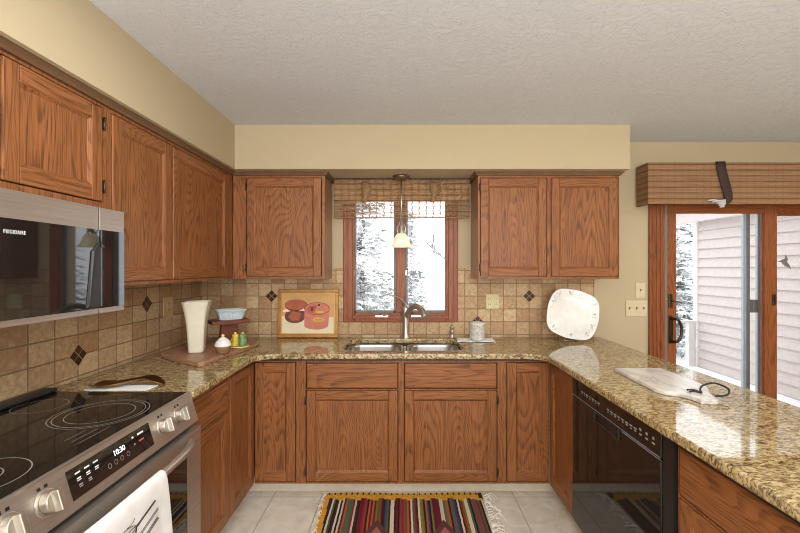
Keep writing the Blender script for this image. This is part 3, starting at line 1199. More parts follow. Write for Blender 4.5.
for y in (0.92, 1.02, 1.515, 1.625):
    mb = MB()
    c0 = P(y, .52, -.001)
    mb.cyl(c0, c0 + pn * .005, .034, .034, 28)
    mb.cyl(c0 + pn * .005, c0 + pn * .026, .027, .025, 28)
    # grip bar across the knob
    g0, g1 = c0 + pn * .024, c0 + pn * .044
    a, b = pu * .009, pv * .026
    mb.hexa([g0 - a - b, g0 + a - b, g0 + a + b, g0 - a + b, g1 - a * .8 - b, g1 + a * .8 - b, g1 + a * .8 + b, g1 - a * .8 + b])
    k = build('knob', mb, NICKEL, st, bevel=0.002)
    mb = MB()
    q = P(y, .84, .0003)
    for sgn in (-1, 1):
        s0 = q + pu * (sgn * .010)
        mb.hexa([s0 - pu * .005 - pv * .004, s0 + pu * .005 - pv * .004, s0 + pu * .005 + pv * .004, s0 - pu * .005 + pv * .004] + [x + pn * .0006 for x in (s0 - pu * .005 - pv * .004, s0 + pu * .005 - pv * .004, s0 + pu * .005 + pv * .004, s0 - pu * .005 + pv * .004)])
    build('knob_icon', mb, BLACK, cp)
# oven door
DXF = -0.852
mb = MB()
y0, y1, z0, z1 = SY0 + .005, SY1 - .003, 0.20, 0.775
wy0, wy1, wz0, wz1 = SY0 + .12, SY1 - .105, 0.30, 0.685
mb.box(-0.893, DXF, y0, wy0, z0, z1); mb.box(-0.893, DXF, wy1, y1, z0, z1)
mb.box(-0.893, DXF, wy0, wy1, z0, wz0); mb.box(-0.893, DXF, wy0, wy1, wz1, z1)
od = build('oven_door', mb, STEEL, st)
mb = MB(); mb.box(-0.885, DXF - .0025, wy0, wy1, wz0, wz1)
build('oven_window', mb, BLACK_GLASS, od)
mb = MB(); mb.box(-0.893, DXF + .002, y0, y1, 0.10, 0.192)
build('storage_drawer', mb, STEEL, st, bevel=0.004)
hz = 0.745
HC, HW = (SY0 + SY1) / 2 - .01, (SY1 - SY0) / 2 - .075


def hbow(y):
    u = (y - HC) / HW
    return DXF - .004 + .060 * max(0.0, 1 - u ** 4) ** .8


hp = [(hbow(HC + HW * k), HC + HW * k, hz + .006 - .014 * k ** 4) for k in (-1, -.985, -.95, -.9, -.8, -.65, -.45, -.2, 0, .2, .45, .65, .8, .9, .95, .985, 1)]
mb = MB(); mb.tube(smooth_path(hp, 4), 0.0135, 14)
build('door_handle', mb, STEEL, od)

# towel over the oven handle
TY0, TY1 = 0.98, 1.365
HX = DXF + .057
prof = [(-0.030, .52), (-0.029, .60), (-0.026, .68), (-0.022, .73), (-0.0175, hz + .012), (-0.006, hz + .0245), (0.006, hz + .0245), (0.0175, hz + .012), (0.021, .72), (0.025, .66), (0.028, .58), (0.030, .50), (0.030, .42)]
mb = MB()
loops = []
NW = 26
for px, pz in prof:
    l = []
    for i in range(NW + 1):
        u = i / NW
        y = TY0 + (TY1 - TY0) * u
        drop = max(0, (hz - pz) / 0.35)
        fold = 0.006 * drop * math.sin(u * 19 + 0.8) + 0.004 * drop * math.sin(u * 7)
        skew = 0.02 * drop * math.sin(u * 3)
        hx = hbow(y) + .001
        l.append((hx + px * (1 + .25 * drop) + fold * (1 if px > 0 else 0.3), y + skew * .3, pz))
    loops.append(l)
mb.rings(loops, False, False, closed=False)
tw = build('dish_towel', mb, CLOTH, solid=0.003, sub=1, label='white dish towel with utensil drawings over the oven door handle', cat='towel', loc=(HX, 1.17, hz))
tw2 = MB()


def T(u, v, d=0.004):
    """point on the front of the towel: u along y 0..1, v metres below the bar"""
    pz = hz - v
    drop = max(0, v / 0.35)
    for (xa, za), (xb, zb_) in zip(prof[7:-1], prof[8:]):
        if zb_ <= pz <= za:
            t = (za - pz) / (za - zb_); px = xa + (xb - xa) * t; break
    else:
        px = 0.03
    fold = 0.006 * drop * math.sin(u * 19 + 0.8) + 0.004 * drop * math.sin(u * 7)
    return Vector((hbow(TY0 + (TY1 - TY0) * u) + .001 + px * (1 + .25 * drop) + fold + d, TY0 + (TY1 - TY0) * u + 0.006 * drop * math.sin(u * 3), pz))


def tl(pts, r=0.0012):
    tw2.tube([T(u * .95 - .05, v * .5 + .014) for u, v in pts], r * .85, 5)


for k, off in enumerate((-.085, -.045, 0, .045, .085)):      # whisk
    pts = []
    for i in range(13):
        t = i / 12
        w = off * math.sin(math.pi * min(t * 1.0, 1)) ** .7
        a = (0.28 + .36 * t, 0.165 - .08 * t)
        pts.append((a[0] + w * .35, a[1] + w * .8))
    tl(pts)
for w in (-.004, 0.004):
    tl([(0.64 + w, 0.085 + w), (0.75, 0.062 + w), (0.88, 0.040 + w)], 0.0016)
tl([(0.88, .036), (.89, .04), (.88, .044)], .0014)
for w in (-.006, .006):                                       # spatula
    tl([(0.40, .205 + w), (0.66, .150 + w), (0.92, .10 + w)], 0.0011)
tl([(0.34, .225), (0.40, .199), (0.42, .214), (.36, .24), (0.34, .225)], .0011)
for w in (0, .008, .016):                                     # fork tines
    tl([(0.70 + w, .185 + w), (0.90 + w, .145 + w)], 0.0011)
tl([(0.55, .245), (0.70, .20)], .0016)
tl([(0.52, .045), (.56, .05), (.60, .042), (.62, .03)], .0009)
build('printed_drawing', tw2, PRINT, tw)

# ------------------------------------------------------------------ microwave
mw = thing('microwave', (-1.33, 1.22, 1.267), 'stainless over range microwave with black glass door', 'microwave')
MXF = -1.13
MY0, MY1, MZ0, MZ1 = 0.775, 1.675, 1.267, 1.664
split = 1.540
mb = MB(); mb.box(-1.52, MXF - .035, MY0 + .004, MY1 - .004, MZ0 + .004, MZ1)
build('housing', mb, BLACK, mw, bevel=0.003)
mb = MB(); mb.box(MXF - .034, MXF, MY0, split - .006, MZ0, MZ1)
md = build('microwave_door', mb, STEEL, mw, bevel=0.001)
mb = MB()
mb.box(MXF - .002, MXF + .003, MY0 + .02, split - .006, MZ0 + .020, MZ1 - .084)
mb.mi = 1
text_mesh('FRIGIDAIRE', 0.0165, basis((MXF + .0034, 1.199, 1.541), (0, 1, 0), (0, 0, 1)) @ Matrix.Diagonal((.66, 1, 1, 1)), mb, 1, spacing=1.28)
build('door_glass', mb, [BLACK_GLASS, MARK], md)
mb = MB()
mb.hexa([(MXF + .003, 1.468, MZ0 + .024), (MXF + .003, 1.534, MZ0 + .024), (MXF + .003, 1.534, MZ0 + .27), (MXF + .003, 1.495, MZ0 + .235),
         (MXF + .012, 1.478, MZ0 + .03), (MXF + .007, 1.534, MZ0 + .024), (MXF + .007, 1.534, MZ0 + .265), (MXF + .012, 1.500, MZ0 + .23)])
build('pocket_handle', mb, BLACK, md, bevel=0.002)
mb = MB(); mb.box(MXF - .034, MXF, split + .001, MY1, MZ0, MZ1)
ctl = build('control_column', mb, STEEL, mw, bevel=0.001)
mb = MB(); mb.box(MXF - .002, MXF + .003, split + .001, MY1 - .003, MZ0 + .020, MZ1 - .084)
build('keypad_glass', mb, BLACK_GLASS, ctl)

# ------------------------------------------------------------------ dishwasher
DY0, DY1 = 1.432, 2.178
dw = thing('dishwasher', (1.2, 1.8, 0), 'black built in dishwasher under the peninsula counter', 'dishwasher')
mb = MB()
mb.box(0.945, 1.46, DY0 + .004, DY1 - .004, 0.11, 0.872)
mb.box(0.99, 1.44, DY0 + .02, DY1 - .02, 0.0, 0.11)
build('tub_body', mb, BLACK, dw)
mb = MB(); mb.box(0.900, 0.944, DY0, DY1, 0.115, 0.768)
dd = build('dishwasher_door', mb, DW_BLACK, dw, bevel=0.006, bseg=3)
mb = MB(); mb.box(0.900, 0.944, DY0, DY1, 0.772, 0.868)
dc = build('control_strip', mb, DW_BLACK, dw, bevel=0.006, bseg=3)
mb = MB(); mb.hexa([(0.9008, DY0 + .004, .7735), (0.9008, DY1 - .004, .7735), (0.9008, DY1 - .004, .776), (0.9008, DY0 + .004, .776), (0.8995, DY0 + .004, .7735), (0.8995, DY1 - .004, .7735), (0.8995, DY1 - .004, .776), (0.8995, DY0 + .004, .776)])
build('accent_line', mb, MARKG, dc)
marks = [(2.06 - i * .029, .009, .815 + .002 * (i % 2), .821, .0055, .808, .811) for i in range(7)]
marks += [(1.80 - i * .030, .010, .815, .821, .0065, .806, .809 + .002 * (i % 3)) for i in range(8)]
marks += [(y, .006, .822, .832, .008, .806, .812) for y in (1.555, 1.515, 1.475)]
for y, w1, za, zb1, w2, zc1, zd in marks:
    for w_, z_a, z_b in ((w1, za, zb1), (w2, zc1, zd)):
        mb = MB(); mb.box(0.8993, 0.9005, y - w_, y + w_, z_a, z_b)
        build('control_mark', mb, MARKG, dc)
mb = MB()
hy0, hy1, ha, hb = 1.70, 1.92, 0.725, 0.771
t = .006
mb.box(0.893, 0.9005, hy0, hy1, ha, ha + t); mb.box(0.893, 0.9005, hy0, hy1, hb - t, hb)
mb.box(0.893, 0.9005, hy0, hy0 + t, ha + t, hb - t); mb.box(0.893, 0.9005, hy1 - t, hy1, ha + t, hb - t)
build('handle_rim', mb, BLACK, dd, bevel=0.002)
mb = MB(); mb.box(0.905, 0.925, 1.371, 1.428, 0.0, 0.876)
build('filler_panel', mb, BLACK, label='narrow black filler strip between dishwasher and wide drawer cabinet', cat='filler strip', loc=(0.915, 1.40, 0))

# ------------------------------------------------------------------ window shade and pendant
def shade_slab(mb, x0, x1, y, z0, z1, t, folds=9, n=44):
    lo = []
    for i in range(n + 1):
        z = z1 + (z0 - z1) * i / n
        w = 0.0022 * math.sin(2 * math.pi * (z - z0) / 0.041)
        lo.append([(x0, y + w, z), (x1, y + w, z), (x1, y + w + t, z), (x0, y + w + t, z)])
    mb.rings(lo, smooth=False)


sh = thing('window_shade', (0, 3.07, 1.80), 'woven bamboo roman shade pulled up above the sink window', 'window shade')
mb = MB()
shade_slab(mb, -0.505, 0.502, 3.045, 1.812, SOFZ - .012, 0.004)
build('woven_panel', mb, BAMBT, sh)
mb = MB()
shade_slab(mb, -0.505, 0.502, 3.062, 1.93, SOFZ - .012, 0.004)
build('folded_layer', mb, BAMBF, sh)
mb = MB(); mb.box(-0.505, 0.502, 3.05, 3.09, SOFZ - .014, SOFZ - .001)
build('head_rail', mb, BLACK, sh)
mb = MB(); mb.box(-0.505, 0.502, 3.040, 3.053, 1.803, 1.812)
build('bottom_slat', mb, BROWNC, sh, bevel=0.002)
for x in (-0.275, 0.232):
    mb = MB()
    lo = []
    for i in range(11):
        t = i / 10
        w = 0.024 + 0.012 * math.sin(t * 5 + x) + (0.01 if t > .8 else 0)
        cx = x + 0.012 * math.sin(t * 4)
        z = 2.07 - 0.15 * t
        if t > .9: w *= .5
        yy = 3.036 - .002 * math.sin(t * 3)
        lo.append([(cx - w, yy, z), (cx + w, yy, z), (cx + w, yy + .003, z), (cx - w, yy + .003, z)])
    mb.rings(lo, smooth=True)
    build('tie_tab', mb, BROWNC, sh)

pe = thing('pendant_lamp', (-0.005, 2.98, SOFZ), 'small pendant lamp with alabaster bell shade hanging before the window', 'pendant lamp')
px_, py_ = -0.005, 2.98
mb = MB(); mb.lathe([(0.060, 0), (0.060, -.012), (0.048, -.024), (0.012, -.030)], (px_, py_, SOFZ - .0005), 28)
build('canopy', mb, BRONZE if False else plain('aged_bronze', srgb(128, 104, 84), 0.35, 0.7), pe)
mb = MB(); mb.cyl((px_, py_, SOFZ - .028), (px_, py_, 1.765), 0.0055, seg=12)
build('rod', mb, NICKEL, pe)
mb = MB()
mb.lathe([(0.007, .10), (0.014, .09), (0.010, .075), (0.016, .06), (0.012, .045), (0.026, .03), (0.028, .0)], (px_, py_, 1.675), 20)
for a in (0.5, 2.6, 4.7):
    mb.tube(smooth_path([(px_ + .010 * math.cos(a), py_ + .010 * math.sin(a), 1.765), (px_ + .036 * math.cos(a), py_ + .036 * math.sin(a), 1.73), (px_ + .030 * math.cos(a), py_ + .030 * math.sin(a), 1.685)]), 0.004, 8)
build('socket', mb, NICKEL, pe)
mb = MB()
prof = [(0.022, 1.690), (0.034, 1.682), (0.048, 1.660), (0.057, 1.635), (0.066, 1.612), (0.079, 1.594), (0.085, 1.588), (0.082, 1.588), (0.076, 1.594), (0.063, 1.612), (0.054, 1.635), (0.045, 1.660), (0.032, 1.680)]
mb.lathe(prof, (px_, py_, 0), 40, cap0=False, cap1=False)
build('lamp_shade', mb, SHADEG, pe)
mb = MB(); mb.sphere((px_, py_, 1.630), 0.025, sz=1.25)
build('bulb', mb, BULB, pe)

# ------------------------------------------------------------------ patio valance with strap
va = thing('bamboo_valance', (2.7, 3.0, 1.9), 'deep woven bamboo valance box over the patio door', 'valance')
VX0, VX1, VY, VZ0, VZ1 = 1.776, 3.80, 2.972, 1.898, 2.20
mb = MB(); shade_slab(mb, VX0, VX1, VY, VZ0, VZ1, 0.010)
build('front_panel', mb, BAMB, va)
for x in (VX0, VX1 - .012):
    mb = MB(); mb.box(x, x + .012, VY + .013, YB - .029, VZ0, VZ1)
    build('side_panel', mb, BAMB, va)
mb = MB(); mb.box(VX0 + .013, VX1 - .013, VY + .014, YB - .001, VZ1 - .022, VZ1 - .004)
build('top_board', mb, WHITEP, va)
stp = thing('strap', (2.29, VY - .01, 2.1), 'dark brown strap hanging down the front of the valance', 'strap')
mb = MB()
pts = [(2.29, 2.204, .034), (2.295, 2.16, .033), (2.307, 2.10, .033), (2.323, 2.04, .033), (2.337, 1.98, .030), (2.343, 1.93, .026), (2.331, 1.905, .022), (2.311, 1.89, .018)]
lo = []
for i, (x, z, w) in enumerate(pts):
    y = VY - .008 - .006 * i / 3
    lo.append([(x - w, y, z), (x + w, y - .004, z), (x + w, y, z - .002), (x - w, y + .004, z - .002)])
mb.rings(lo, smooth=True)
build('band', mb, STRAPM, stp)
mb = MB()
for k in range(5):
    a = k * .012
    mb.tube(smooth_path([(2.315, VY - .022, 1.925 - a * .6), (2.27, VY - .026 - a * .3, 1.918 - a), (2.235 + a, VY - .02, 1.925 - a), (2.195 + a * 2.4, VY - .018, 1.92 - a * .9)], 4), 0.0055, 6)
build('gathered_end', mb, [plain('pale_grey_cloth', srgb(196, 190, 188), 0.9)], stp)

# ------------------------------------------------------------------ switch plates and outlets
def plate(name, F, u0, u1, z0, z1, label, cat, group, toggles=0, sockets=0, mat=IVORY):
    c = F((u0 + u1) / 2, 0, (z0 + z1) / 2)
    r = thing(name, c, label, cat, group)
    mb = MB(); fbox(mb, F, u0, u1, -.0065, -.0008, z0, z1)
    build('cover_plate', mb, mat, r, bevel=0.003)
    zc_ = (z0 + z1) / 2
    for i in range(toggles):
        u = u0 + (u1 - u0) * (i + .5) / toggles
        mb = MB()
        fbox(mb, F, u - .005, u + .005, -.0075, -.0066, zc_ - .012, zc_ + .012)
        fbox(mb, F, u - .004, u + .004, -.018, -.0066, zc_ + .001, zc_ + .010)
        build('toggle', mb, plain('toggle_ivory', srgb(150, 138, 104), 0.4), r)
    for i in range(sockets):
        for s in (-1, 1):
            zz = zc_ + s * .021
            u = u0 + (u1 - u0) * (i + .5) / sockets
            mb = MB()
            fbox(mb, F, u - .016, u + .016, -.0082, -.0066, zz - .014, zz + .014)
            mb.mi = 1
            for du in (-.007, .007):
                fbox(mb, F, u + du - .0012, u + du + .0012, -.0086, -.0083, zz - .005, zz + .006)
            build('socket_face', mb, [mat, BLACK], r)
    return r


FW = F_back(YB)
FT = F_back(YB - .008)
FLW = F_left(XL + .008)
plate('switch_plate', FW, 1.782, 1.858, 1.208, 1.326, 'small ivory single switch plate above the triple plate', 'switch', 'wall switches beside the patio door', toggles=1)
plate('switch_plate', FW, 1.708, 1.872, 1.066, 1.190, 'wide ivory triple switch plate below the single plate', 'switch', 'wall switches beside the patio door', toggles=3)
plate('outlet', FT, 0.640, 0.738, 1.126, 1.238, 'pale outlet on the tile beneath right wall cabinet', 'outlet', 'wall outlets on the backsplash', sockets=2, mat=plain('pale_green_plastic', srgb(206, 198, 150), 0.4))
plate('outlet', FLW, 2.62, 2.73, 1.12, 1.25, 'beige outlet on the left tile wall behind the tall vase', 'outlet', 'wall outlets on the backsplash', sockets=1, mat=plain('tan_plastic', srgb(196, 168, 124), 0.4))

# ------------------------------------------------------------------ things on the left counter
ZB = CZ1 + .0005
mb = MB()
board = [(-1.41, 2.41), (-1.25, 2.285), (-1.078, 2.178), (-1.055, 2.19), (-1.03, 2.40), (-0.985, 2.62), (-0.968, 2.80), (-0.985, 2.845), (-1.10, 2.92), (-1.28, 3.02), (-1.34, 2.98), (-1.36, 2.80), (-1.42, 2.60), (-1.43, 2.45)]
mb.prism([(x, y, ZB) for x, y in board], (0, 0, 0.024))
build('serving_board', mb, WALNUT, bevel=0.004, label='large live edge walnut board lying in the counter corner', cat='board', loc=(-1.2, 2.6, ZB))
ZW = ZB + .0245
# vase: square flared
mb = MB()
vx, vy = -1.225, 2.46
loops = []
def sq(h, n=10, cham=.35):
    pts = []
    for k in range(4):
        a = math.pi / 4 + k * math.pi / 2
        for j in range(5):
            t = (j - 2) * .16
            pts.append((math.cos(a + t), math.sin(a + t)))
    out = []
    for x, y in pts:
        m = max(abs(x), abs(y))
        s = h / m * (1 - .0)
        X, Y = x * s, y * s
        lim = h * 0.985
        k = (abs(X) + abs(Y)) / (h * 1.78)
        if k > 1: X, Y = X / k, Y / k
        out.append((X, Y))
    return out
vr = 0.25
for h, z in ((0.044, 0), (0.049, .004), (0.052, .06), (0.056, .13), (0.062, .19), (0.070, .24), (0.080, .285), (0.086, .306), (0.087, .312), (0.082, .312), (0.078, .30), (0.066, .24), (0.055, .16), (0.045, .02)):
    loops.append([(vx + x * math.cos(vr) - y * math.sin(vr), vy + x * math.sin(vr) + y * math.cos(vr), ZW + z * .965) for x, y in sq(h * .84)])
mb.rings(loops, smooth=False)
build('vase', mb, CREAMC, bevel=0.002, label='tall cream square flared vase on the walnut board', cat='vase', loc=(vx, vy, ZW))
# wooden pedestal
pdx, pdy = -1.135, 2.70
rot = math.radians(36)
def rp(x, y, cx=pdx, cy=pdy, r=rot):
    return (cx + x * math.cos(r) - y * math.sin(r), cy + x * math.sin(r) + y * math.cos(r))
def dense(p, k):
    out = []
    for i in range(len(p)):
        a, b = p[i], p[(i + 1) % len(p)]
        n = k if i % 5 == 4 else 1
        out += [(a[0] + (b[0] - a[0]) * t / n, a[1] + (b[1] - a[1]) * t / n) for t in range(n)]
    return out


pst = thing('pedestal_stand', (pdx, pdy, ZW), 'small reddish wood pedestal stand on the walnut board', 'stand')
def rbox(mb, x0, x1, y0, y1, z0, z1, tw_=0.0, **k):
    lo = [rp(x, y, **k) for x, y in ((x0, y0), (x1, y0), (x1, y1), (x0, y1))]
    hi = [rp(x - tw_ * (1 if x > 0 else -1), y, **k) for x, y in ((x0, y0), (x1, y0), (x1, y1), (x0, y1))]
    mb.hexa([(a, b, z0) for a, b in lo] + [(a, b, z1) for a, b in hi])
mb = MB(); rbox(mb, -.118, .118, -.078, .078, ZW + .140, ZW + .162)
build('top_slab', mb, REDW, pst, bevel=0.002)
mb = MB(); rbox(mb, -.060, .060, -.025, .025, ZW, ZW + .140, 0.012)
build('upright', mb, REDW, pst, bevel=0.002)
ZS = ZW + .1625
mb = MB()
loops = []
dxc, dyc = -1.125, 2.70
for hx, hy, z in ((.072, .034, 0), (.078, .038, .004), (.090, .047, .05), (.100, .055, .064), (.102, .057, .072), (.094, .050, .072), (.086, .043, .06), (.070, .03, .012)):
    l = []
    for x, y in dense(rrect(-hx, hx, -hy, hy, .022, 4), 30):
        if 0.003 < z < .062:
            g = 1 + 0.035 * math.cos(x / hx * 34)
            y *= g
        l.append((*rp(x * .93, y, dxc, dyc), ZS + z * .95))
    loops.append(l)
mb.rings(loops, smooth=False)
build('loaf_dish', mb, BLUEC, label='pale blue ribbed loaf dish on the pedestal stand', cat='dish', loc=(dxc, dyc, ZS))
# sugar bowl like a cupcake
sg = thing('sugar_bowl', (-1.043, 2.40, ZW), 'round jar with white domed lid and woven brown base on the walnut board', 'jar')
mb = MB(); mb.lathe([(.028, 0), (.032, .004), (.040, .03), (.044, .042), (.044, .046)], (-1.043, 2.40, ZW), 32, fn=lambda a, z: 1 + .02 * math.cos(a * 16))
build('base', mb, BROWNC, sg)
mb = MB(); mb.lathe([(.045, .046), (.046, .052), (.043, .062), (.034, .078), (.022, .090), (.012, .096), (.006, .098)], (-1.043, 2.40, ZW), 32)
lid = build('lid', mb, WHITEC, sg)
mb = MB(); mb.sphere((-1.043, 2.40, ZW + .1055), .009, seg=12)
build('knob', mb, CRMY, lid)
# salt and pepper pair on a tray
fg = thing('shaker_set', (-1.03, 2.60, ZW), 'yellow and green ceramic shaker pair on a pale yellow dish', 'shaker set')
mb = MB(); mb.lathe([(.048, 0), (.056, .004), (.058, .010), (.052, .010), (.046, .006)], (-1.03, 2.60, ZW), 28, fn=lambda a, z: 1 + .1 * math.cos(2 * a))
build('tray', mb, CRMY, fg)
for dx, mt, hh in ((-.022, YELC, 1.0), (.024, GRNC, .93)):
    mb = MB(); mb.lathe([(.019, 0), (.025, .006), (.025, .03), (.019, .046), (.022, .060), (.018, .074), (.008, .080)], (-1.03 + dx, 2.60, ZW + .0065), 20, fn=lambda a, z: 1 + .08 * math.cos(3 * a + z * 90))
    mb.tube(smooth_path([(-1.03 + dx * 1.7, 2.59, ZW + .02), (-1.03 + dx * 2.1, 2.588, ZW + .04), (-1.03 + dx * 1.5, 2.59, ZW + .06)]), .004, 8)
    build('shaker', mb, mt, fg)
    mb = MB(); mb.sphere((-1.03 + dx, 2.60, ZW + .088), .008, seg=10)
    build('topper', mb, CRMY if mt is YELC else plain('pale_pink_glaze', srgb(222, 190, 160), .3), fg)

# painting leaning on the back wall
pa = thing('framed_painting', (-.705, 3.09, ZB), 'gold framed painting of two copper pots leaning on tile', 'painting')
PW, PH = 0.455, 0.362
tilt = math.radians(6)
pO = Vector((-.935, 3.092, ZB + .003))
pU, pV = Vector((1, 0.0, 0)), Vector((0, math.sin(tilt), math.cos(tilt)))
pN = pU.cross(pV)


def Q(u, v, d=0): return pO + pU * u + pV * v + pN * d


def qbox(mb, u0, u1, v0, v1, d0, d1):
    mb.hexa([Q(u0, v0, d0), Q(u1, v0, d0), Q(u1, v1, d0), Q(u0, v1, d0), Q(u0, v0, d1), Q(u1, v0, d1), Q(u1, v1, d1), Q(u0, v1, d1)])


mb = MB()
fw = .026
for a in ((0, PW, 0, fw), (0, PW, PH - fw, PH), (0, fw, fw, PH - fw), (PW - fw, PW, fw, PH - fw)):
    qbox(mb, *a, -.004, .014)
fr = build('frame', mb, GOLD, pa, bevel=0.003)
mb = MB()
for a in ((fw - .002, PW - fw + .002, fw - .001, fw + .007), (fw - .002, PW - fw + .002, PH - fw - .007, PH - fw + .001), (fw - .001, fw + .007, fw + .007, PH - fw - .007), (PW - fw - .007, PW - fw + .001, fw + .007, PH - fw - .007)):
    qbox(mb, *a, .003, .010)
build('frame_lip', mb, GOLDL, fr)
mb = MB()
i0, i1, j0, j1 = fw, PW - fw, fw, PH - fw
def poly(pts, mi, d):
    mb.mi = mi
    mb.quad([Q(i0 + (i1 - i0) * u, j0 + (j1 - j0) * v, d) for u, v in pts])
def ell(cx, cy, rx, ry, mi, d, a0=0, a1=360, n=26):
    poly([(cx + rx * math.cos(math.radians(a0 + (a1 - a0) * i / n)), cy + ry * math.sin(math.radians(a0 + (a1 - a0) * i / n))) for i in range(n)], mi, d)
poly([(0, 0), (1, 0), (1, 1), (0, 1)], 0, .001)
poly([(0, 0), (1, 0), (1, .41), (.6, .40), (0, .43)], 1, .0014)
poly([(.06, .43), (.42, .38), (.44, .60), (.40, .66), (.10, .62)], 2, .0018); ell(.25, .40, .185, .14, 2, .0019)
poly([(.0, .555), (.10, .61), (.17, .55), (.06, .52)], 1, .0022); poly([(.32, .56), (.42, .62), (.44, .55)], 1, .0022)
ell(.27, .70, .215, .135, 6, .0021); ell(.27, .705, .205, .125, 3, .0023)
poly([(.12, .42), (.20, .32), (.34, .33), (.36, .50), (.22, .55)], 3, .00225)
poly([(.43, .20), (.88, .20), (.90, .62), (.43, .60)], 4, .0024); ell(.655, .215, .228, .11, 4, .0025); ell(.665, .61, .235, .155, 6, .0026)
ell(.665, .61, .225, .145, 4, .0027); ell(.64, .59, .17, .10, 5, .0028); poly([(.60, .50), (.82, .52), (.84, .66), (.66, .68)], 4, .0029)
ell(.57, .60, .022, .05, 6, .003); ell(.70, .70, .02, .03, 6, .003)
ell(.69, .345, .10, .055, 7, .003); ell(.66, .345, .03, .03, 4, .0032); ell(.73, .35, .03, .025, 4, .0032); ell(.72, .53, .08, .03, 7, .003)
build('canvas', mb, [P_TAN, P_WHITE, P_DKPOT, P_LID, P_PINK, P_PINKD, P_LINE, P_YEL], pa)

# brass spoon rest and papers near the stove
mb = MB()
mb.prism([(-1.36, 1.762, ZB), (-1.10, 1.762, ZB), (-1.085, 1.835, ZB), (-1.27, 1.84, ZB), (-1.37, 1.79, ZB)], (0, 0, .004))
build('folded_paper', mb, PAPER, label='folded white paper under the brass spoon rest', cat='paper', loc=(-1.2, 1.8, ZB))
mb = MB()
ctr = smooth_path([(-1.36, 1.815, ZB + .014), (-1.31, 1.80, ZB + .012), (-1.25, 1.805, ZB + .014), (-1.19, 1.83, ZB + .026), (-1.14, 1.845, ZB + .030), (-1.09, 1.84, ZB + .018), (-1.055, 1.835, ZB + .010)], 5)
wd = [0.006, .022, .034, .042, .045, .046, .046, .045, .043, .040, .036, .032, .028, .025, .023, .022, .022, .023, .025, .028, .030, .031, .031, .030, .028, .026, .023, .020, .015, .009, .003]
lo = []
for i, p in enumerate(ctr):
    t = (ctr[min(i + 1, len(ctr) - 1)] - ctr[max(i - 1, 0)]).normalized()
    sd_ = Vector((-t.y, t.x, 0)).normalized()
    w = wd[i]
    row = []
    for k in range(9):
        s = (k - 4) / 4
        row.append(p + sd_ * (w * s) + Vector((0, 0, .016 * s * s * min(1, w / .03) - .006)))
    lo.append(row)
mb.rings(lo, False, False, closed=False)
build('spoon_rest', mb, BRASS, solid=.003, sub=1, label='curved antique brass leaf spoon rest on papers by the stove', cat='spoon rest', loc=(-1.2, 1.83, ZB))

# ------------------------------------------------------------------ things right of the sink
mb = MB()
NX = 14
lo = []
for i in range(NX + 1):
    row = []
    for j in range(9):
        u, v = i / NX, j / 8
        x = 0.40 + .265 * u + .02 * (v - .5)
        y = 2.905 + .175 * v - .03 * u * (1 - v) + .025 * math.sin(u * 3) * (1 - v)
        z = ZB + .0028 + .003 * abs(math.sin(u * 9 + v * 5)) * (1 if (u < .15 or u > .85 or v < .2) else .0)
        row.append((x, y, z))
    lo.append(row)
mb.rings(lo, False, False, closed=False)
build('napkin', mb, PAPER, solid=.002, label='white napkin spread under the speckled crock', cat='napkin', loc=(.53, 3.0, ZB))
cr = thing('crock', (.545, 2.985, ZB + .005), 'small speckled grey stoneware crock right of the sink', 'crock')
mb = MB()
mb.lathe([(.046, 0), (.052, .004), (.054, .012), (.054, .105), (.056, .112), (.057, .122), (.053, .126), (.049, .122), (.048, .03), (.03, .012)], (.545, 2.985, ZB + .0055), 36)
build('pot', mb, CROCK, cr)
mb = MB()
mb.lathe([(.0575, .113), (.0595, .116), (.0595, .121), (.0575, .124)], (.545, 2.985, ZB + .0055), 36, cap0=False, cap1=False)
build('rim_band', mb, CREAMC, cr)

# decorative platter leaning near the corner
pl = thing('platter', (1.24, 2.95, ZB), 'large white square platter with rim flowers on a stand', 'platter')
pc = Vector((1.225, 2.965, ZB + .192))
tl_ = math.radians(14)
yaw = math.radians(-6)
roll = math.radians(-14)
eu = Vector((math.cos(yaw), math.sin(yaw), 0))
en0 = Vector((math.sin(yaw), -math.cos(yaw), 0))
ev = (Vector((0, 0, 1)) * math.cos(tl_) - en0 * math.sin(tl_)).normalized()
en = eu.cross(ev)
eu, ev = eu * math.cos(roll) + ev * math.sin(roll), ev * math.cos(roll) - eu * math.sin(roll)


def plate_r(a):
    n = 3.0
    r = (abs(math.cos(a)) ** n + abs(math.sin(a)) ** n) ** (-1 / n)
    return r * (1 + .018 * math.cos(8 * a + .4) * 0.5)


def PL(r, a, d):
    q = r * plate_r(a)
    return pc + eu * (q * math.cos(a)) + ev * (q * math.sin(a)) + en * d


mb = MB()
lo = []
for r, d in ((.06, -.006), (.115, -.006), (.125, 0.0), (.168, .014), (.176, .016), (.178, .018), (.174, .0195), (.166, .018), (.126, .006), (.115, .001), (.05, .0)):
    lo.append([PL(r, 2 * math.pi * i / 64, d) for i in range(64)])
mb.rings(lo)
mb.mi = 1
rn = random.Random(3)
for a0 in (0.15, 0.75, 1.75, 2.45, 2.8, 3.9, 4.8, 5.6, 5.9):
    for k in range(4):
        a = a0 + rn.uniform(-.16, .16)
        r1, r2 = rn.uniform(.132, .14), rn.uniform(.15, .166)
        da = rn.uniform(-.18, .18)
        f = lambda r: .007 + (r - .126) / .04 * .0118 + .0005
        mb.tube([PL(r1, a, f(r1)), PL((r1 + r2) / 2, a + da * .6, f((r1 + r2) / 2)), PL(r2, a + da, f(r2))], .0011, 5)
    for k in range(2):
        mb.mi = 2 if k else 1
        r = rn.uniform(.14, .16); a = a0 + rn.uniform(-.14, .14)
        c_ = PL(r, a, f(r))
        mb.sphere(c_, .0042, seg=8)
    mb.mi = 1
